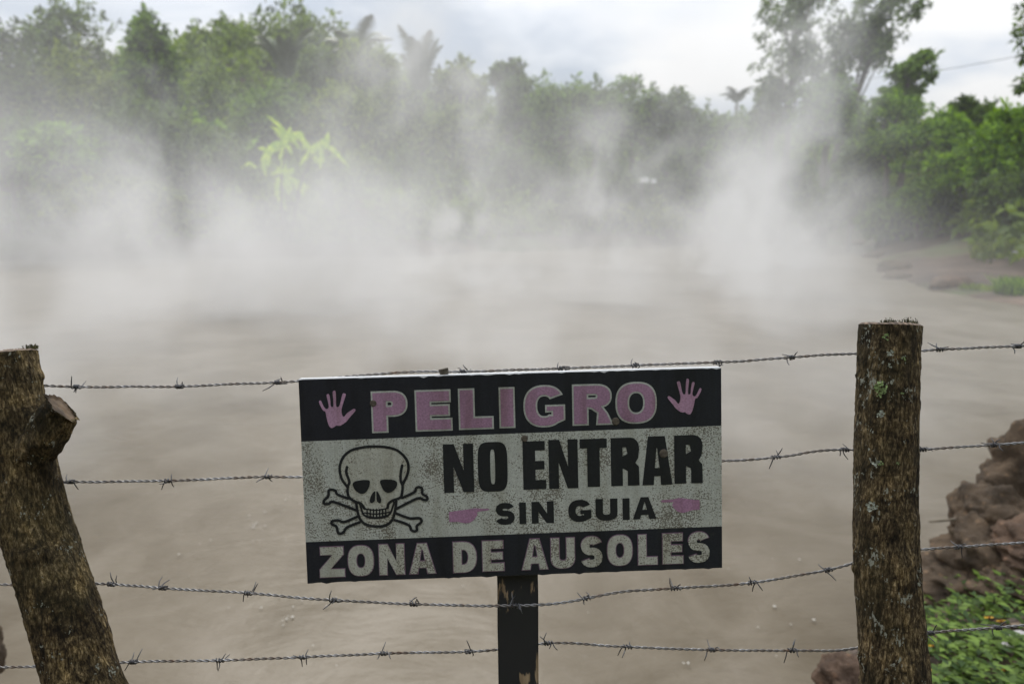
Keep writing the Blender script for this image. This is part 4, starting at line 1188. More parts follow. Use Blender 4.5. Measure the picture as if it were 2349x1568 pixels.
wire('third barbed wire strand from the top, crossing in front of the sign post',
     [(-60, 1338, DW), (0, 1340, DW), (35, 1343, DW), (220, 1338, DW), (255, 1340, 1.16), (375, 1349, 1.15), (570, 1358, 1.135), (765, 1377, 1.115), (950, 1386, 1.095), (1100, 1390, 1.075), (1140, 1391, 1.068), (1190, 1390, 1.066), (1237, 1386, 1.068),
      (1345, 1374, 1.085), (1400, 1358, 1.09), (1550, 1349, 1.11), (1725, 1336, 1.135), (1900, 1306, 1.15), (1957, 1293, 1.155), (2030, 1270, DW), (2110, 1258, DW), (2200, 1254, DW), (2349, 1244, DW), (2480, 1236, DW)],
     [255, 375, 570, 765, 950, 1180, 1345, 1548, 1725, 1900, 2200], 3)
wire('lowest barbed wire strand, passing behind the sign post',
     [(-60, 1528, DW), (0, 1530, DW), (95, 1528, DW), (285, 1517, DW), (305, 1516, DW), (503, 1513, DW), (695, 1505, DW), (880, 1497, DW), (1075, 1494, DW), (1145, 1487, DW), (1200, 1480, DW), (1245, 1472, DW), (1258, 1472, DW), (1440, 1482, DW),
      (1635, 1489, DW), (1820, 1490, DW), (1960, 1490, DW), (2040, 1470, DW), (2125, 1450, DW), (2290, 1437, DW), (2349, 1432, DW), (2480, 1424, DW)],
     [305, 503, 695, 880, 1075, 1258, 1440, 1632, 1818, 2135, 2290], 4)

# ================================================================== the sign
DS = 1.075
cor = np.array([[678, 869], [1649, 842], [1657, 1302], [705, 1337]], float)
qx = (cor - np.array([1174.5, 784.0])) / F; qx[:, 1] *= -1
uvc = np.array([[0, 1], [1, 1], [1, 0], [0, 0]], float)
A_ = []
for (u, v), (x, y) in zip(uvc, qx):
    A_.append([u, v, 1, 0, 0, 0, -x * u, -x * v, -x]); A_.append([0, 0, 0, u, v, 1, -y * u, -y * v, -y])
Hm = np.linalg.svd(np.array(A_))[2][-1].reshape(3, 3); Hm /= Hm[2, 2]
Hinv = np.linalg.inv(Hm)
Rm = np.array([[1, 0, 0], [0, math.sin(PITCH), math.cos(PITCH)], [0, math.cos(PITCH), -math.sin(PITCH)]])
U = Rm @ Hm[:, 0] * DS; Vv = Rm @ Hm[:, 1] * DS; O = CAM + Rm @ Hm[:, 2] * DS
SW, SH = np.linalg.norm(U), np.linalg.norm(Vv)
eu = U / SW; ev = Vv - eu * (Vv @ eu); ev /= np.linalg.norm(ev); en = np.cross(eu, ev)      # en points to the viewer
Ms = Matrix(((eu[0], ev[0], en[0], O[0]), (eu[1], ev[1], en[1], O[1]), (eu[2], ev[2], en[2], O[2]), (0, 0, 0, 1)))
sign = thing('danger_sign', 'dirty black and white danger sign with skull and pink lettering on a post', 'sign')
sign.matrix_world = Ms
def fu(px, py):
    """full resolution photo pixel -> metres on the board"""
    x = (px / 4096 * 2349 - 1174.5) / F; y = -(py / 4096 * 2349 - 784.0) / F
    w = Hinv @ np.array([x, y, 1.0]); return np.array([w[0] / w[2] * SW, w[1] / w[2] * SH])
def z5(x, y): return fu(1150 + x * 0.60606, 1400 + y * 0.60587)
def z6(x, y): return fu(2000 + x * 0.60587, 1400 + y * 0.60587)

def paint(name, col, dirt, dirtcol=(0.085, 0.072, 0.05), rough=0.45, big=0.5):
    m, nt, b = mat_new(name)
    v = coords(nt)
    n1 = noise(nt, v, 430, 3, 0.6); n2 = noise(nt, v, 9, 4, 0.6); n3 = noise(nt, coords(nt, (1, 0.12, 1)), 40, 4, 0.6); n4 = noise(nt, v, 420, 2, 0.5)
    sm = N_(nt, 'ShaderNodeMath', {0: n2, 1: 0.85, 2: n1}, operation='MULTIPLY_ADD')
    f = ramp(nt, sm.outputs[0], [(1.163 - dirt, (0, 0, 0)), (1.21 - dirt, (1, 1, 1))])
    base = ramp(nt, n2, [(0.3, tuple(c * (1 - 0.22 * big) for c in col)), (0.7, tuple(min(1, c * (1 + 0.15 * big)) for c in col))])
    st_ = ramp(nt, n3, [(0.45, (1, 1, 1)), (0.72, (0.58, 0.55, 0.47))])
    c = mixc(nt, 0.7, base, mixc(nt, 1.0, base, st_, 'MULTIPLY'))
    c = mixc(nt, 0.5, c, mixc(nt, 1.0, c, ramp(nt, n4, [(0.3, (0.6, 0.6, 0.6)), (0.7, (1.3, 1.3, 1.3))]), 'MULTIPLY'))
    ff = N_(nt, 'ShaderNodeMath', {0: f, 1: 0.8}, operation='MULTIPLY')
    c = mixc(nt, ff.outputs[0], c, dirtcol)
    nt.links.new(c, b.inputs['Base Color']); b.inputs['Roughness'].default_value = rough
    b.inputs['Specular IOR Level'].default_value = 0.3
    bump(nt, b, sm.outputs[0], 0.15, 0.001)
    return m
M['s_black'] = paint('black_vinyl', (0.018, 0.020, 0.026), 0.02, (0.05, 0.055, 0.06), 0.42)
M['s_grey'] = paint('dirty_white_vinyl', (0.44, 0.465, 0.42), 0.165)
M['s_ink'] = paint('black_ink', (0.016, 0.018, 0.020), 0.06, (0.05, 0.045, 0.035), 0.5)
M['s_pink'] = paint('faded_pink_vinyl', (0.315, 0.19, 0.275), 0.14, (0.05, 0.03, 0.035), 0.5)
M['s_pink_clean'] = paint('faded_pink_ink', (0.33, 0.185, 0.285), 0.06, (0.2, 0.1, 0.16), 0.5)
M['s_pink_light'] = paint('light_pink_vinyl', (0.42, 0.26, 0.37), 0.05, (0.2, 0.1, 0.16), 0.5)
M['s_outline'] = paint('pale_outline_vinyl', (0.42, 0.45, 0.41), 0.12)
M['s_cream'] = paint('dirty_cream_vinyl', (0.43, 0.44, 0.38), 0.165)
M['s_edge'] = plain('sky_bright_board_edge', (0.66, 0.67, 0.68), 0.4, 0, 0.08, 30)  # sky reflection on the board edge put into the colour as white
M['s_mauve'] = paint('mauve_outline_vinyl', (0.20, 0.12, 0.18), 0.08)

def sheet(name, polys, z, mat, parent=sign):
    """flat vinyl: polys = list of [outer, hole, ...] rings in board metres"""
    V, Fa = [], []
    for pi, rings in enumerate(polys):
        zz = z + pi * 0.00003
        o = len(V)
        if rings[0] == 'strip':
            _, a, b = rings; n = len(a)
            V += [(p[0], p[1], zz) for p in a] + [(p[0], p[1], zz) for p in b]
            Fa += [(o + n + i, o + n + i + 1, o + i + 1, o + i) for i in range(n - 1)]
            continue
        fl = [tuple(p) for r in rings for p in r]
        tri = tessellate_polygon([[Vector((p[0], p[1], 0)) for p in r] for r in rings])
        V += [(p[0], p[1], zz) for p in fl]
        for t in tri:
            a, b, c = (np.array(fl[k]) for k in t)
            cr = (b[0] - a[0]) * (c[1] - a[1]) - (b[1] - a[1]) * (c[0] - a[0])
            Fa.append(tuple(o + k for k in (t if cr > 0 else t[::-1])))
    return mesh_np(name, np.array(V), Fa, mat, parent)

# board body: a 14 mm panel, front face split only by the vinyl laid over it
board = box('board', (SW / 2, SH / 2, -0.008), (SW, SH, 0.016), M['s_edge'], sign, 0, 0.0012)
def line_pts(y_left_uv, y_right_uv, n=2): return [(0.0006, y_left_uv), (SW - 0.0006, y_right_uv)]
bl = z5(65, 603)[1]; brr = z6(1460, 497)[1]
cl2 = z5(105, 1265)[1]; cr2 = z6(1473, 1160)[1]
e_ = 0.0005
# slightly nibbled top edge of the vinyl
rng = np.random.default_rng(4)
def ragged(x0, x1, y, n, amp):
    xs = np.linspace(x0, x1, n); return [(x, y - abs(rng.normal()) * amp * (rng.random() < 0.35)) for x in xs]
sheet('top_band', [[[(e_, bl), (SW - e_, brr)] + ragged(SW - e_, e_, SH - 0.0012, 90, 0.0012)]], 0.0006, M['s_black'])
sheet('middle_field', [[[(e_, cl2), (SW - e_, cr2), (SW - e_, brr), (e_, bl)]]], 0.0006, M['s_grey'])
sheet('bottom_band', [[ragged(e_, SW - e_, 0.0008, 90, 0.0008) + [(SW - e_, cr2), (e_, cl2)]]], 0.0006, M['s_black'])

# ---- letters, drawn in a unit box of w x h
def arc(cx, cy, rx, ry, a0, a1, n=18, p=2.35):
    a = np.radians(np.linspace(a0, a1, n)); c, s = np.cos(a), np.sin(a)
    return [(cx + rx * np.sign(x) * abs(x) ** (2 / p), cy + ry * np.sign(y) * abs(y) ** (2 / p)) for x, y in zip(c, s)]
def glyph(ch, w, h, v, t):
    """rings of a heavy capital: v stem width, t bar thickness"""
    if ch == 'I': return [[[(0, 0), (w, 0), (w, h), (0, h)]]]
    if ch == 'L': return [[[(0, 0), (w, 0), (w, t), (v, t), (v, h), (0, h)]]]
    if ch == 'E':
        m = h / 2; a = t * 0.46
        return [[[(0, 0), (w, 0), (w, t), (v, t), (v, m - a), (w * 0.94, m - a), (w * 0.94, m + a), (v, m + a), (v, h - t), (w * 0.97, h - t), (w * 0.97, h), (0, h)]]]
    if ch == 'T': return [[[(w / 2 - v / 2, 0), (w / 2 + v / 2, 0), (w / 2 + v / 2, h - t), (w, h - t), (w, h), (0, h), (0, h - t), (w / 2 - v / 2, h - t)]]]
    if ch == 'N':
        return [[[(0, 0), (v * 0.92, 0), (v * 0.92, h * 0.53), (w - v * 0.98, 0), (w, 0), (w, h), (w - v * 0.92, h), (w - v * 0.92, h * 0.45), (v * 1.0, h), (0, h)]]]
    if ch == 'Z': return [[[(0, 0), (w, 0), (w, t), (v * 1.28, t), (w * 0.97, h - t * 0.95), (w * 0.97, h), (w * 0.04, h), (w * 0.04, h - t), (w - v * 1.38, h - t), (0, t * 0.95)]]]
    if ch == 'A':
        x0 = w * 0.5 - v * 0.53; x1 = w * 0.5 + v * 0.53; fb_ = h * 0.19; ft = fb_ + t * 0.85
        def xi(y, s): # inner edge of a leg
            base = v * 0.98; ap = w * 0.5
            return (base + (ap - base) * min(1, y / (h * 0.80))) if s < 0 else (w - base - (w - base - ap) * min(1, y / (h * 0.80)))
        outer = [(0, 0), (v * 0.98, 0), (xi(fb_, -1), fb_), (xi(fb_, 1), fb_), (w - v * 0.98, 0), (w, 0), (x1, h), (x0, h)]
        hole = [(xi(ft, -1), ft), (xi(ft, 1), ft), (w / 2 + 0.01 * w, h * 0.76), (w / 2 - 0.01 * w, h * 0.76)]
        return [[outer, hole]]
    if ch in 'PR':
        yb = h * 0.38 if ch == 'P' else h * 0.40
        cy = (h + yb) / 2; ry = (h - yb) / 2; bx = w * 0.60 if ch == 'P' else w * 0.56
        wr = w if ch == 'P' else w * 0.965
        iy0, iy1 = yb + t * 0.88, h - t * 0.88; icy = (iy0 + iy1) / 2; iry = (iy1 - iy0) / 2
        ix = wr - v * 0.98; irx = max(0.002, min(ix - v - 0.001, iry * 1.2)); ibx = ix - irx
        hole = [(v, iy0)] + arc(ibx, icy, irx, iry, -90, 90, 12) + [(v, iy1)]
        bowl = arc(bx, cy, wr - bx, ry, -90, 90, 22)
        if ch == 'P': return [[[(0, 0), (v, 0), (v, yb)] + bowl + [(0, h)], hole]]
        b2 = [p for p in bowl if p[1] > yb + 0.04 * h]
        leg = [(0, 0), (v, 0), (v, yb), (v + 0.06 * w, yb - 0.01 * h), (w * 0.60, yb * 0.72), (w - v * 1.08, 0), (w, 0), (w * 0.87, yb * 0.72), (w * 0.76, yb + 0.035 * h)]
        return [[leg + b2 + [(0, h)], hole]]
    if ch == 'R2': # condensed: two straight legs
        return None
    if ch == 'D':
        bx = w * 0.42
        ibx = max(v + 0.001, bx * 0.98)
        return [[[(0, 0)] + arc(bx, h / 2, w - bx, h / 2, -90, 90, 26) + [(0, h)], [(v, t)] + arc(ibx, h / 2, w - v - ibx, h / 2 - t, -90, 90, 22) + [(v, h - t)]]]
    if ch == 'O':
        return [[arc(w / 2, h / 2, w / 2, h / 2, 0, 354, 60, 2.5), arc(w / 2, h / 2, w / 2 - v, h / 2 - t, 0, 350, 36, 2.3)]]
    if ch == 'U':
        r = h * 0.36
        return [[[(0, h), (0, r)] + arc(w / 2, r, w / 2, r, 180, 360, 26)[1:-1] + [(w, r), (w, h), (w - v, h), (w - v, r)] + arc(w / 2, r, w / 2 - v, r - t, 360, 180, 20)[1:-1] + [(v, r), (v, h)]]]
    if ch == 'G':
        o = arc(w / 2, h / 2, w / 2, h / 2, 28, 308, 44)
        i = arc(w / 2, h / 2, w / 2 - v, h / 2 - t, 306, 40, 34)
        bar = [(w, h * 0.16), (w, h * 0.53), (w * 0.52, h * 0.53), (w * 0.52, h * 0.35), (w - v, h * 0.35), (w - v, h * 0.30)]
        return [[o + bar + i]]
    if ch == 'S':
        m = h * 0.515; ru = (h - t / 2 - m) / 2; rl = (m - t / 2) / 2; rx = w / 2 - v / 2
        path = arc(w / 2, m + ru, rx * 0.93, ru, 14, 262, 26, 2.4) + arc(w / 2, m - rl, rx, rl, 82, -166, 28, 2.4)
        p = np.array(path); tg = np.gradient(p, axis=0); tg /= np.linalg.norm(tg, axis=1)[:, None]
        nr_ = np.stack([-tg[:, 1], tg[:, 0]], 1); hw = np.where(np.abs(tg[:, 0]) > 0.7, t / 2, (t + v) / 4)[:, None]
        hw = np.convolve(np.pad(hw[:, 0], 3, 'edge'), np.ones(7) / 7, 'valid')[:, None]
        return [[[tuple(x) for x in p + nr_ * hw] + [tuple(x) for x in (p - nr_ * hw)[::-1]]]]

def clean(r):
    out = [np.array(r[0], float)]
    for p in r[1:]:
        if np.linalg.norm(np.array(p) - out[-1]) > 5e-5: out.append(np.array(p, float))
    if np.linalg.norm(out[0] - out[-1]) < 5e-5: out.pop()
    return np.array(out)
def inset(rings, d):
    """shrink a glyph by d (outer ring inwards, holes outwards)"""
    res = []
    for k, r in enumerate(rings):
        r = clean(r); nx_, pv = np.roll(r, -1, 0), np.roll(r, 1, 0)
        area = 0.5 * np.sum(r[:, 0] * nx_[:, 1] - nx_[:, 0] * r[:, 1])
        s = (1 if area > 0 else -1) * (1 if k == 0 else -1)
        e1, e2 = r - pv, nx_ - r
        e1 /= np.linalg.norm(e1, axis=1)[:, None]; e2 /= np.linalg.norm(e2, axis=1)[:, None]
        n1 = np.stack([-e1[:, 1], e1[:, 0]], 1) * s; n2 = np.stack([-e2[:, 1], e2[:, 0]], 1) * s
        b = n1 + n2; den = np.clip(np.sum(b * n1, 1), 0.5, None)
        res.append([tuple(x) for x in r + b / den[:, None] * d])
    return res

def place(ch, box_, zf_l, zf_r, v, t, shrink=0.0):
    """letter from its photographed box: (x0, x1, y_top, y_bottom) with a zoom mapper for each side"""
    x0, x1, yt, yb = box_
    a = zf_l(x0, yb); b = zf_r(x1, yb); c = zf_l(x0, yt); d = zf_r(x1, yt)
    xl, xr = (a[0] + c[0]) / 2, (b[0] + d[0]) / 2
    y0, y1 = (a[1] + b[1]) / 2, (c[1] + d[1]) / 2
    w, h = xr - xl, y1 - y0
    polys = glyph(ch, w, h, v, t)
    return [[[(xl + p[0], y0 + p[1]) for p in clean(r)] for r in rings] for rings in polys]

def avg_y(yl, sl, x, x0): return yl
mm = 0.001
PEL = [('P', (540, 780, 268, 543), z5, z5), ('E', (828, 1073, 260, 533), z5, z5), ('L', (1114, 1345, 250, 522), z5, z5), ('I', (1382, 1487, 243, 513), z5, z5),
       ('G', (140, 415, 229, 508), z6, z6), ('R', (462, 733, 222, 494), z6, z6), ('O', (747, 1020, 208, 484), z6, z6)]
outl, core = [], []
for ch, bx_, a, b in PEL:
    g = place(ch, bx_, a, b, *((0.0216, 0.0178) if ch in 'OG' else (0.0255, 0.0205)))
    outl += g; core += [inset(r, 0.0026) for r in g]
sheet('headline_outline', outl, 0.0010, M['s_outline']); sheet('headline_lettering', core, 0.0016, M['s_pink'])
ENT = [('N', (1020, 1220, 617, 937), z5), ('O', (1247, 1443, 604, 932), z5), ('E', (142, 293, 599, 917), z6), ('N', (312, 505, 588, 911), z6), ('T', (518, 697, 583, 900), z6), ('R', (722, 910, 576, 893), z6), ('A', (928, 1127, 566, 887), z6), ('R', (1140, 1328, 559, 877), z6)]
polys = []
def impact_R(w, h, v, t):
    yb = h * 0.46; r = w * 0.36
    outer = [(0, 0), (v, 0), (v, yb - t * 0.35), (w - v * 1.0 - 0.004 * 0, yb - t * 0.55), (w - v, 0), (w, 0), (w * 0.985, yb - t * 0.25), (w * 0.86, yb + t * 0.05), (w * 0.96, yb + t * 0.4)] + arc(w - r, h - r * 1.2, r, r * 1.2, 0, 90, 12) + [(0, h)]
    hole = [(v, yb + t * 0.55), (w - v * 1.0, yb + t * 0.75), (w - v * 1.0, h - t * 1.25), (w - v * 1.12, h - t * 0.72), (v, h - t * 0.72)]
    return [[outer, hole]]
_g = glyph
def impact_O(w, h, v, t):
    return [[arc(w / 2, h / 2, w / 2, h / 2, 0, 354, 60, 4.2), arc(w / 2, h / 2, w / 2 - v, h / 2 - t * 0.72, 0, 350, 40, 3.6)]]
def impact_A(w, h, v, t):
    return [[[(0, 0), (v * 0.98, 0), (w * 0.40, h * 0.18), (w * 0.60, h * 0.18), (w - v * 0.98, 0), (w, 0), (w * 0.76, h), (w * 0.20, h)], [(w * 0.42, h * 0.35), (w * 0.575, h * 0.35), (w * 0.50, h * 0.76), (w * 0.48, h * 0.76)]]]
for ki, (ch, bx_, a) in enumerate(ENT):
    if ki == 2:
        sheet('warning_lettering', polys, 0.0010, M['s_ink']); polys = []
    v_, t_ = (0.0196 if ch == 'O' else 0.0187), (0.0165 if ch == 'O' else 0.0215)
    if ch in 'ROA':
        alt = {'R': impact_R, 'O': impact_O, 'A': impact_A}[ch]
        keep = glyph; glyph = lambda c, w, h, v, t: alt(w, h, v, t)
        polys += place(ch, bx_, a, a, v_, t_); glyph = keep
    else:
        polys += place(ch, bx_, a, a, {'N': 0.0172, 'T': 0.0198}.get(ch, 0.0196), 0.0150)
sheet('warning_lettering', polys, 0.0010, M['s_ink'])
SIN = [('S', (1365, 1497, 1005, 1150), z5), ('I', (122, 167, 1003, 1145), z6), ('N', (203, 350, 996, 1140), z6), ('G', (445, 597, 985, 1131), z6), ('U', (625, 770, 978, 1123), z6), ('I', (803, 850, 975, 1118), z6), ('A', (870, 1027, 967, 1112), z6)]
for word in (SIN[:3], SIN[3:]):
    polys = []
    for ch, bx_, a in word: polys += place(ch, bx_, a, a, 0.0118, 0.0095 if ch == 'S' else 0.0100)
    sheet('guide_lettering', polys, 0.0010, M['s_ink'])
ZON = [('Z', (207, 380, 1290, 1498), z5), ('O', (395, 572, 1281, 1490), z5), ('N', (600, 775, 1272, 1482), z5), ('A', (797, 980, 1267, 1475), z5), ('D', (1088, 1250, 1257, 1467), z5), ('E', (1281, 1431, 1250, 1458), z5),
       ('A', (137, 318, 1238, 1448), z6), ('U', (330, 495, 1231, 1440), z6), ('S', (525, 678, 1221, 1433), z6), ('O', (702, 875, 1212, 1422), z6), ('L', (905, 1040, 1208, 1416), z6), ('E', (1066, 1210, 1201, 1410), z6), ('S', (1232, 1385, 1191, 1403), z6)]
for word in (ZON[:4], ZON[4:6], ZON[6:]):
    outl, core = [], []
    for ch, bx_, a in word:
        g = place(ch, bx_, a, a, 0.0152, 0.0148)
        outl += g; core += [inset(r, 0.0012) for r in g]
    sheet('footer_outline', outl, 0.0010, M['s_mauve']); sheet('footer_lettering', core, 0.0016, M['s_cream'])

# ---- hands
hand = [(275, 512), (258, 490), (245, 445), (237, 406), (222, 398), (205, 370), (194, 345), (196, 334), (207, 334), (226, 372), (243, 388), (258, 374), (252, 338), (243, 300), (250, 289), (261, 294), (268, 330), (272, 369), (288, 371),
        (288, 330), (283, 280), (291, 267), (302, 273), (306, 320), (308, 369), (328, 366), (346, 294), (356, 284), (369, 290), (367, 305), (347, 372), (343, 402), (350, 432), (362, 437), (380, 415), (418, 389), (431, 388), (433, 401), (396, 445), (374, 472), (336, 497), (310, 496), (298, 505)]
def rounded(r, z): 
    p = np.array(r + r[:3], float); s = spline(p, (len(p) - 1) * 4 + 1)
    s = s[4:len(r) * 4 + 4]
    return [tuple(z(*q)) for q in s]
sheet('hand_print', [[rounded(hand, z5)]], 0.0010, M['s_pink_light'])
def zmir(x, y): return z6(1093 + (433 - x) / (433 - 194) * 220, 188 + (y - 267) / (512 - 267) * 235)
sheet('hand_print', [[rounded(hand, zmir)]], 0.0010, M['s_pink_light'])
pl = [(1060, 1066), (1110, 1058), (1170, 1050), (1232, 1040), (1265, 1042), (1322, 1044), (1329, 1050), (1315, 1056), (1262, 1062), (1245, 1068), (1248, 1086), (1232, 1108), (1222, 1122), (1196, 1138), (1165, 1140), (1120, 1130), (1062, 1132)]
sheet('pointing_hand', [[[tuple(z5(*p)) for p in pl]]], 0.0010, M['s_pink_clean'])
pr = [(1052, 994), (1066, 986), (1140, 982), (1172, 972), (1200, 974), (1250, 982), (1311, 986), (1312, 1050), (1262, 1054), (1238, 1062), (1200, 1073), (1165, 1062), (1142, 1042), (1130, 1020), (1138, 1000), (1066, 1003)]
sheet('pointing_hand', [[[tuple(z6(*p)) for p in pr]]], 0.0010, M['s_pink_clean'])

# ---- skull and crossed bones
def ribbon(pts, w, closed=False, n=None):
    p = np.array([z5(*q) for q in pts]); n = n or len(pts) * 5
    if closed: p = np.vstack([p, p[:1]])
    s = spline(p, n); t = np.gradient(s, axis=0)
    if closed: t[0] = t[-1] = s[1] - s[-2]
    t /= np.linalg.norm(t, axis=1)[:, None]
    nr_ = np.stack([-t[:, 1], t[:, 0]], 1) * w / 2
    a, b = s + nr_, s - nr_
    tip0, tip1 = s[:1] - t[:1] * w * 0.4, s[-1:] + t[-1:] * w * 0.4      # rounded ends
    k = w * 0.22 / (w / 2)
    a = np.vstack([tip0 + nr_[:1] * k, a, tip1 + nr_[-1:] * k]); b = np.vstack([tip0 - nr_[:1] * k, b, tip1 - nr_[-1:] * k])
    return ('strip', a, b)
W1 = 18 * 0.60606 / 4096 * 2349 / F * DS
cran = [(388, 900), (352, 850), (337, 795), (341, 745), (368, 692), (420, 656), (500, 638), (570, 634), (650, 640), (715, 661), (765, 705), (788, 755), (784, 815), (752, 885)]
lt = [(384, 768), (380, 805), (394, 845), (401, 870), (391, 900), (391, 942), (404, 972), (440, 996), (480, 1012), (505, 1045)]
rt = [(748, 757), (739, 810), (740, 860), (752, 892), (749, 940), (738, 970), (692, 988), (662, 1010), (655, 1040)]
jaw = [(447, 1000), (455, 1050), (466, 1092), (486, 1126), (522, 1150), (580, 1160), (640, 1154), (680, 1126), (697, 1090), (709, 1030), (712, 992)]
jin = [(470, 1005), (484, 1050), (498, 1082), (530, 1099), (580, 1105), (640, 1097), (672, 1075), (688, 1035), (698, 1000)]
inner = [(388, 905), (352, 850), (338, 795), (342, 745), (369, 692), (420, 657), (500, 640), (570, 636), (650, 642), (714, 663), (763, 706), (786, 755), (782, 815), (750, 890), (747, 940), (736, 970), (711, 992), (708, 1030), (696, 1090), (679, 1125), (640, 1152), (580, 1158), (522, 1148), (487, 1124), (468, 1092), (457, 1050), (449, 1002), (404, 970), (393, 942)]
sheet('skull_face', [[[tuple(z5(*p)) for p in inner]]], 0.0009, M['s_cream'])
pol = [ribbon(x, W1) for x in (cran, lt, rt, jaw)]
pol += [ribbon(jin, W1 * 0.75)]
for x in ([(505, 1045), (580, 1053), (658, 1040)], [(502, 1070), (580, 1079), (668, 1066)], [(512, 1092), (580, 1101), (660, 1087)]): pol.append(ribbon(x, W1 * 0.5))
for x in (520, 541, 562, 582, 603, 623, 643): pol.append(ribbon([(x, 1046), (x + 0.5, 1072), (x + 1, 1097)], W1 * 0.5, n=6))
for r in ([(396, 976), (325, 950), (311, 926), (287, 918), (266, 925), (263, 960), (236, 990), (239, 1010), (266, 1011), (302, 999), (446, 1052)],
          [(750, 972), (828, 935), (842, 908), (862, 901), (881, 911), (885, 945), (914, 965), (914, 984), (890, 984), (850, 976), (712, 1044)],
          [(455, 1096), (370, 1130), (330, 1119), (291, 1126), (291, 1146), (319, 1160), (331, 1200), (350, 1207), (369, 1194), (391, 1165), (474, 1131)],
          [(708, 1072), (800, 1105), (860, 1104), (880, 1118), (874, 1136), (850, 1156), (850, 1185), (830, 1191), (812, 1180), (795, 1150), (702, 1116)]):
    pol.append(ribbon(r, W1, n=90))
def blob(r): return [rounded(r, z5)]
pol += [blob([(424, 876), (448, 860), (510, 853), (536, 862), (531, 900), (511, 935), (480, 944), (446, 926), (428, 900)]),
        blob([(604, 861), (630, 850), (690, 853), (716, 869), (712, 900), (690, 926), (660, 938), (631, 925), (612, 892)]),
        blob([(572, 928), (549, 950), (537, 988), (546, 1006), (564, 998), (571, 985)]),
        blob([(581, 928), (600, 948), (613, 984), (607, 1006), (591, 1000), (583, 985)])]
sheet('skull_emblem', pol, 0.0013, M['s_ink'])

# ---- post, bolts
def peel_mat():
    m, nt, b = mat_new('peeling_black_paint')
    v = coords(nt, (1, 0.16, 1))
    n1 = noise(nt, v, 55, 5, 0.65, 0.4); n2 = noise(nt, coords(nt), 10, 2)
    mu = N_(nt, 'ShaderNodeMath', {0: n1, 1: n2}, operation='MULTIPLY')
    f = ramp(nt, mu.outputs[0], [(0.335, (0, 0, 0)), (0.36, (1, 1, 1))])
    wood = ramp(nt, noise(nt, v, 120, 4), [(0.3, (0.16, 0.11, 0.06)), (0.7, (0.36, 0.27, 0.17))])
    c = mixc(nt, f, (0.017, 0.018, 0.020), wood)
    nt.links.new(c, b.inputs['Base Color']); b.inputs['Roughness'].default_value = 0.5
    bump(nt, b, mu.outputs[0], 0.3, 0.002)
    return m
M['peel'] = peel_mat()
pa = fu(1141 / 2349 * 4096, 1330 / 2349 * 4096); pb_ = fu(1235 / 2349 * 4096, 1330 / 2349 * 4096)
pc = fu(1148 / 2349 * 4096, 1568 / 2349 * 4096); pd = fu(1240 / 2349 * 4096, 1568 / 2349 * 4096)
pw = ((pb_[0] - pa[0]) + (pd[0] - pc[0])) / 2 * 1.012
def pcx(y): # post centre at a board height
    t = (y - pa[1]) / (pc[1] - pa[1]); return (pa[0] + pb_[0]) / 2 + t * ((pc[0] + pd[0]) / 2 - (pa[0] + pb_[0]) / 2)
ytop, ybot = SH - 0.02, -1.35
bm = bmesh.new()
rows = 24
vs = []
for k in range(rows + 1):
    y = ybot + (ytop - ybot) * k / rows; x = pcx(y); r_ = []
    for sx, sz in ((-1, 0), (1, 0), (1, 1), (-1, 1)):
        r_.append(bm.verts.new((x + sx * pw / 2 + rng.normal() * 0.0004, y, -0.0164 - sz * 0.05)))
    vs.append(r_)
for k in range(rows):
    for j in range(4): bm.faces.new((vs[k][j], vs[k][(j + 1) % 4], vs[k + 1][(j + 1) % 4], vs[k + 1][j]))
bm.faces.new(vs[0][::-1]); bm.faces.new(vs[-1])
ed = [e for e in bm.edges if not any(len(set(v.index for v in e.verts) ) < 2 for _ in [0])]
bm.normal_update()
lo = [e for e in bm.edges if len(e.link_faces) == 2 and e.link_faces[0].normal.angle(e.link_faces[1].normal) > 0.8]
bmesh.ops.bevel(bm, geom=lo, offset=0.0022, segments=2, affect='EDGES')
me = bpy.data.meshes.new('post'); bm.to_mesh(me); bm.free(); me.materials.append(M['peel'])
po = bpy.data.objects.new('post', me); COL.objects.link(po); po.parent = sign
# bolts: one on the top edge, two faint heads through the vinyl
M['bolt'] = plain('rusty_bolt', (0.10, 0.085, 0.065), 0.7, 0.3, 0.4, 200)
def bolt(x, y, z, r, h, axis_='z', mat='bolt'):
    bm = bmesh.new(); bmesh.ops.create_cone(bm, cap_ends=True, segments=8, radius1=r, radius2=r * 0.82, depth=h)
    bmesh.ops.bevel(bm, geom=bm.edges[:], offset=r * 0.12, segments=2, affect='EDGES')
    me = bpy.data.meshes.new('bolt'); bm.to_mesh(me); bm.free(); me.materials.append(M[mat])
    o = bpy.data.objects.new('bolt', me); COL.objects.link(o); o.parent = sign; o.location = (x, y, z)
    if axis_ == 'y': o.rotation_euler = (math.pi / 2, 0, 0.2)
    return o
q = z5(1013, 160); bolt(q[0], SH + 0.004, -0.009, 0.0085, 0.010, 'y')
for zf, x, y, r in ((z5, 552, 350, 0.006), (z6, 150, 582, 0.006), (z6, 750, 470, 0.007), (z6, 1070, 680, 0.008)):
    q = zf(x, y); bolt(q[0], q[1], 0.0014, r, 0.0030)

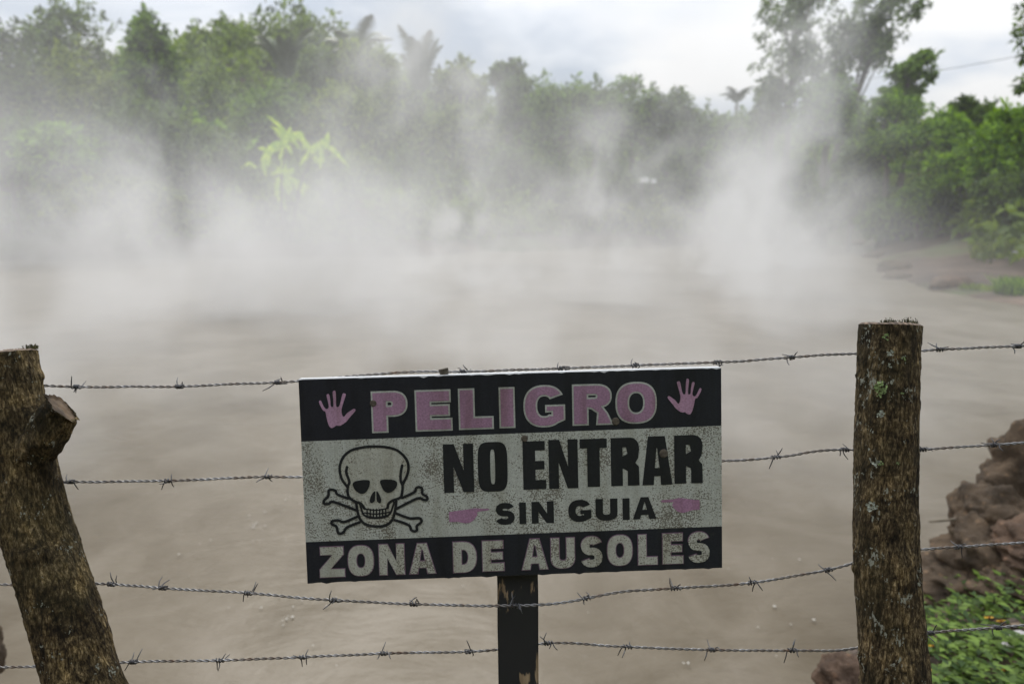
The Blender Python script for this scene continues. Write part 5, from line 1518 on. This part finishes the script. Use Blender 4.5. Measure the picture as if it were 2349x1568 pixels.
#@@STEAM
# ================================================================== steam over the pool: one body of vapour
def steam():
    ng = bpy.data.node_groups.new('steam_field', 'GeometryNodeTree')
    ng.interface.new_socket('Geometry', in_out='INPUT', socket_type='NodeSocketGeometry')
    ng.interface.new_socket('Geometry', in_out='OUTPUT', socket_type='NodeSocketGeometry')
    n = ng.nodes; lk = ng.links.new
    out = n.new('NodeGroupOutput'); n.new('NodeGroupInput')
    def val(s, x):
        if isinstance(x, bpy.types.NodeSocket): lk(x, s)
        else: s.default_value = x
    def mth(op, a, b=None, c=None, clamp=False):
        k = n.new('ShaderNodeMath'); k.operation = op; k.use_clamp = clamp
        val(k.inputs[0], a)
        if b is not None: val(k.inputs[1], b)
        if c is not None: val(k.inputs[2], c)
        return k.outputs[0]
    def vm(op, a, b):
        k = n.new('ShaderNodeVectorMath'); k.operation = op
        val(k.inputs[0], a); val(k.inputs[1], b); return k.outputs[0]
    def nz(vec, scale, detail, rough=0.55, dist=0.0, col=False):
        k = n.new('ShaderNodeTexNoise'); val(k.inputs['Vector'], vec)
        k.inputs['Scale'].default_value = scale; k.inputs['Detail'].default_value = detail
        k.inputs['Roughness'].default_value = rough; k.inputs['Distortion'].default_value = dist
        return k.outputs['Color'] if col else k.outputs['Fac']
    def mrange(x, a, b, c=0.0, d=1.0, smooth=True):
        k = n.new('ShaderNodeMapRange'); k.interpolation_type = 'SMOOTHSTEP' if smooth else 'LINEAR'
        val(k.inputs['Value'], x)
        for nm, v in (('From Min', a), ('From Max', b), ('To Min', c), ('To Max', d)): val(k.inputs[nm], v)
        return k.outputs['Result']
    pos = n.new('GeometryNodeInputPosition').outputs[0]
    sep = n.new('ShaderNodeSeparateXYZ'); lk(pos, sep.inputs[0]); x, y, z = sep.outputs
    zc = mth('MAXIMUM', z, 0.0)
    # turbulent warp
    w1 = vm('SUBTRACT', nz(pos, 0.16, 2, col=True), (0.5, 0.5, 0.5))
    pw_ = vm('ADD', pos, vm('MULTIPLY', w1, (7.0, 7.0, 4.0)))
    pst = vm('MULTIPLY', pw_, (1.0, 0.8, 0.62))
    big = nz(pst, 0.22, 3, 0.5, 0.3)
    fine = nz(pst, 0.80, 5, 0.62, 0.8)
    mixn = mth('ADD', mth('MULTIPLY', big, 0.6), mth('MULTIPLY', fine, 0.4))
    wisp = mrange(mixn, 0.46, 0.62)
    wisp2 = mth('MULTIPLY', wisp, wisp)
    # plumes: x, y, radius, amplitude, height scale, drift of the column with height
    tot = None
    for (cx, cy, s, a, h, lx) in PLUMES:
        dx = mth('SUBTRACT', mth('MULTIPLY_ADD', zc, -lx, x), cx)
        dy = mth('SUBTRACT', y, cy)
        sg = mth('MULTIPLY_ADD', zc, 0.11, s)
        r2 = mth('ADD', mth('MULTIPLY', dx, dx), mth('MULTIPLY', mth('MULTIPLY', dy, dy), 0.5))
        g = mth('EXPONENT', mth('MULTIPLY', mth('DIVIDE', r2, mth('MULTIPLY', sg, sg)), -1.0))
        zz = mth('DIVIDE', zc, h)
        g = mth('MULTIPLY', mth('MULTIPLY', g, a), mth('EXPONENT', mth('MULTIPLY', mth('MULTIPLY', zz, zz), -1.0)))
        tot = g if tot is None else mth('ADD', tot, g)
    plume = mth('MULTIPLY', tot, wisp2)
    # veil hugging the water
    flat = nz(vm('MULTIPLY', pw_, (1.0, 0.5, 0.12)), 0.34, 3, 0.55, 0.5)
    top_ = mth('MULTIPLY_ADD', mrange(flat, 0.36, 0.66), 2.9, 0.55)
    veil = mth('MULTIPLY', mth('EXPONENT', mth('MULTIPLY', mth('POWER', mth('DIVIDE', zc, top_), 1.5), -1.0)), mth('MULTIPLY_ADD', wisp, 0.88, 0.12))
    vy = mrange(y, VEIL[2], VEIL[3], VEIL[4], 1.0)
    vy = mth('MULTIPLY', vy, mrange(y, 12.0, 19.0, 1.0, 0.17))
    veil = mth('MULTIPLY', mth('MULTIPLY', veil, VEIL[0]), vy)
    # thins out towards the right shore, the left, the near bank and the top
    sx = mth('SUBTRACT', mth('MULTIPLY_ADD', y, 0.33, 2.6), x)
    veil = mth('MULTIPLY', veil, mrange(sx, -2.0, 5.0))
    # loose wisps drifting at head height and above, over the whole pool
    tear = mrange(mth('ADD', mth('MULTIPLY', nz(pst, 0.30, 3, 0.5, 0.6), 0.5), mth('MULTIPLY', fine, 0.5)), 0.49, 0.64)
    zz = mth("DIVIDE", zc, 3.7)
    loose = mth('MULTIPLY', mth('MULTIPLY', tear, LOOSE), mth('EXPONENT', mth('MULTIPLY', mth('MULTIPLY', zz, zz), -1.0)))
    loose = mth('MULTIPLY', mth('MULTIPLY', loose, mrange(y, 6.0, 12.0)), mrange(y, 34.0, 24.0))
    loose = mth('MULTIPLY', loose, mrange(sx, -1.0, 6.0))
    d = mth('ADD', mth('ADD', plume, veil), loose)
    d = mth('MULTIPLY', d, mrange(y, 2.0, 4.5)); d = mth('MULTIPLY', d, mrange(y, 44.0, 36.0))
    d = mth('MULTIPLY', d, mrange(z, 15.6, 10.0)); d = mth('MULTIPLY', d, mrange(z, -0.2, 0.02))
    d = mth('MULTIPLY', d, mrange(x, -29.0, -24.0)); d = mth('MULTIPLY', d, mrange(x, 25.0, 21.0))
    vc = n.new('GeometryNodeVolumeCube'); lk(d, vc.inputs['Density'])
    lo_, hi_, res = (-29.5, 1.8, -0.3), (25.5, 45.0, 16.0), 0.20
    vc.inputs['Min'].default_value = lo_; vc.inputs['Max'].default_value = hi_
    for i, a in enumerate('XYZ'): vc.inputs['Resolution ' + a].default_value = int((hi_[i] - lo_[i]) / res)
    m = bpy.data.materials.new('steam'); m.use_nodes = True; nt = m.node_tree; nt.nodes.clear()
    o_ = nt.nodes.new('ShaderNodeOutputMaterial'); pv = nt.nodes.new('ShaderNodeVolumePrincipled')
    pv.inputs['Color'].default_value = (0.945, 0.937, 0.925, 1)
    pv.inputs['Density'].default_value = 1.0; pv.inputs['Anisotropy'].default_value = 0.25
    nt.links.new(pv.outputs[0], o_.inputs['Volume'])
    sm = n.new('GeometryNodeSetMaterial'); sm.inputs['Material'].default_value = m
    lk(vc.outputs[0], sm.inputs['Geometry']); lk(sm.outputs[0], out.inputs[0])
    me = bpy.data.meshes.new('steam'); me.from_pydata([lo_, hi_], [], []); me.materials.append(m)
    ob = bpy.data.objects.new('steam', me); COL.objects.link(ob)
    md = ob.modifiers.new('field', 'NODES'); md.node_group = ng
    tag(ob, 'white steam drifting up from the hot muddy pool', 'steam', kind='stuff')
    return ob
# x, y, radius, amplitude, height scale, drift
PLUMES = [(-18, 26, 3.4, 0.36, 3.8, 0.05), (-12.5, 22, 2.8, 0.40, 2.8, 0.02), (-15.0, 29, 1.7, 0.38, 8.0, 0.10), (-6.6, 27, 1.3, 0.85, 8.5, 0.26), (-3.9, 25, 1.5, 0.95, 3.6, 0.05), (-2.2, 27, 1.1, 0.95, 6.0, 0.08),
          (3.4, 25, 1.5, 1.05, 5.6, 0.10), (7.0, 24, 1.8, 1.0, 3.6, 0.20), (9.3, 26, 1.8, 0.85, 3.0, 0.40), (11.0, 28, 1.4, 0.95, 6.2, 0.22), (14.6, 36, 1.4, 0.24, 15.0, 0.05), (-20, 20, 3.6, 0.34, 3.0, 0.1), (0.5, 23, 1.4, 0.30, 2.0, 0.15),
          (2.5, 16, 3.0, 0.55, 1.9, 0.2), (-6, 12, 3.2, 0.55, 1.8, 0.2), (4.0, 10, 2.6, 0.45, 1.5, 0.2), (6.2, 16, 2.0, 0.38, 1.7, 0.15), (-1.5, 8, 2.2, 0.45, 1.4, 0.15), (-2.5, 18, 3.0, 0.45, 1.9, 0.1), (-4.2, 5.6, 1.6, 0.45, 1.2, 0.1), (2.9, 4.9, 1.3, 0.34, 1.3, 0.0)]
VEIL = (0.30, 1.6, 2.2, 8.0, 0.46)
LOOSE = 0.085
steam()
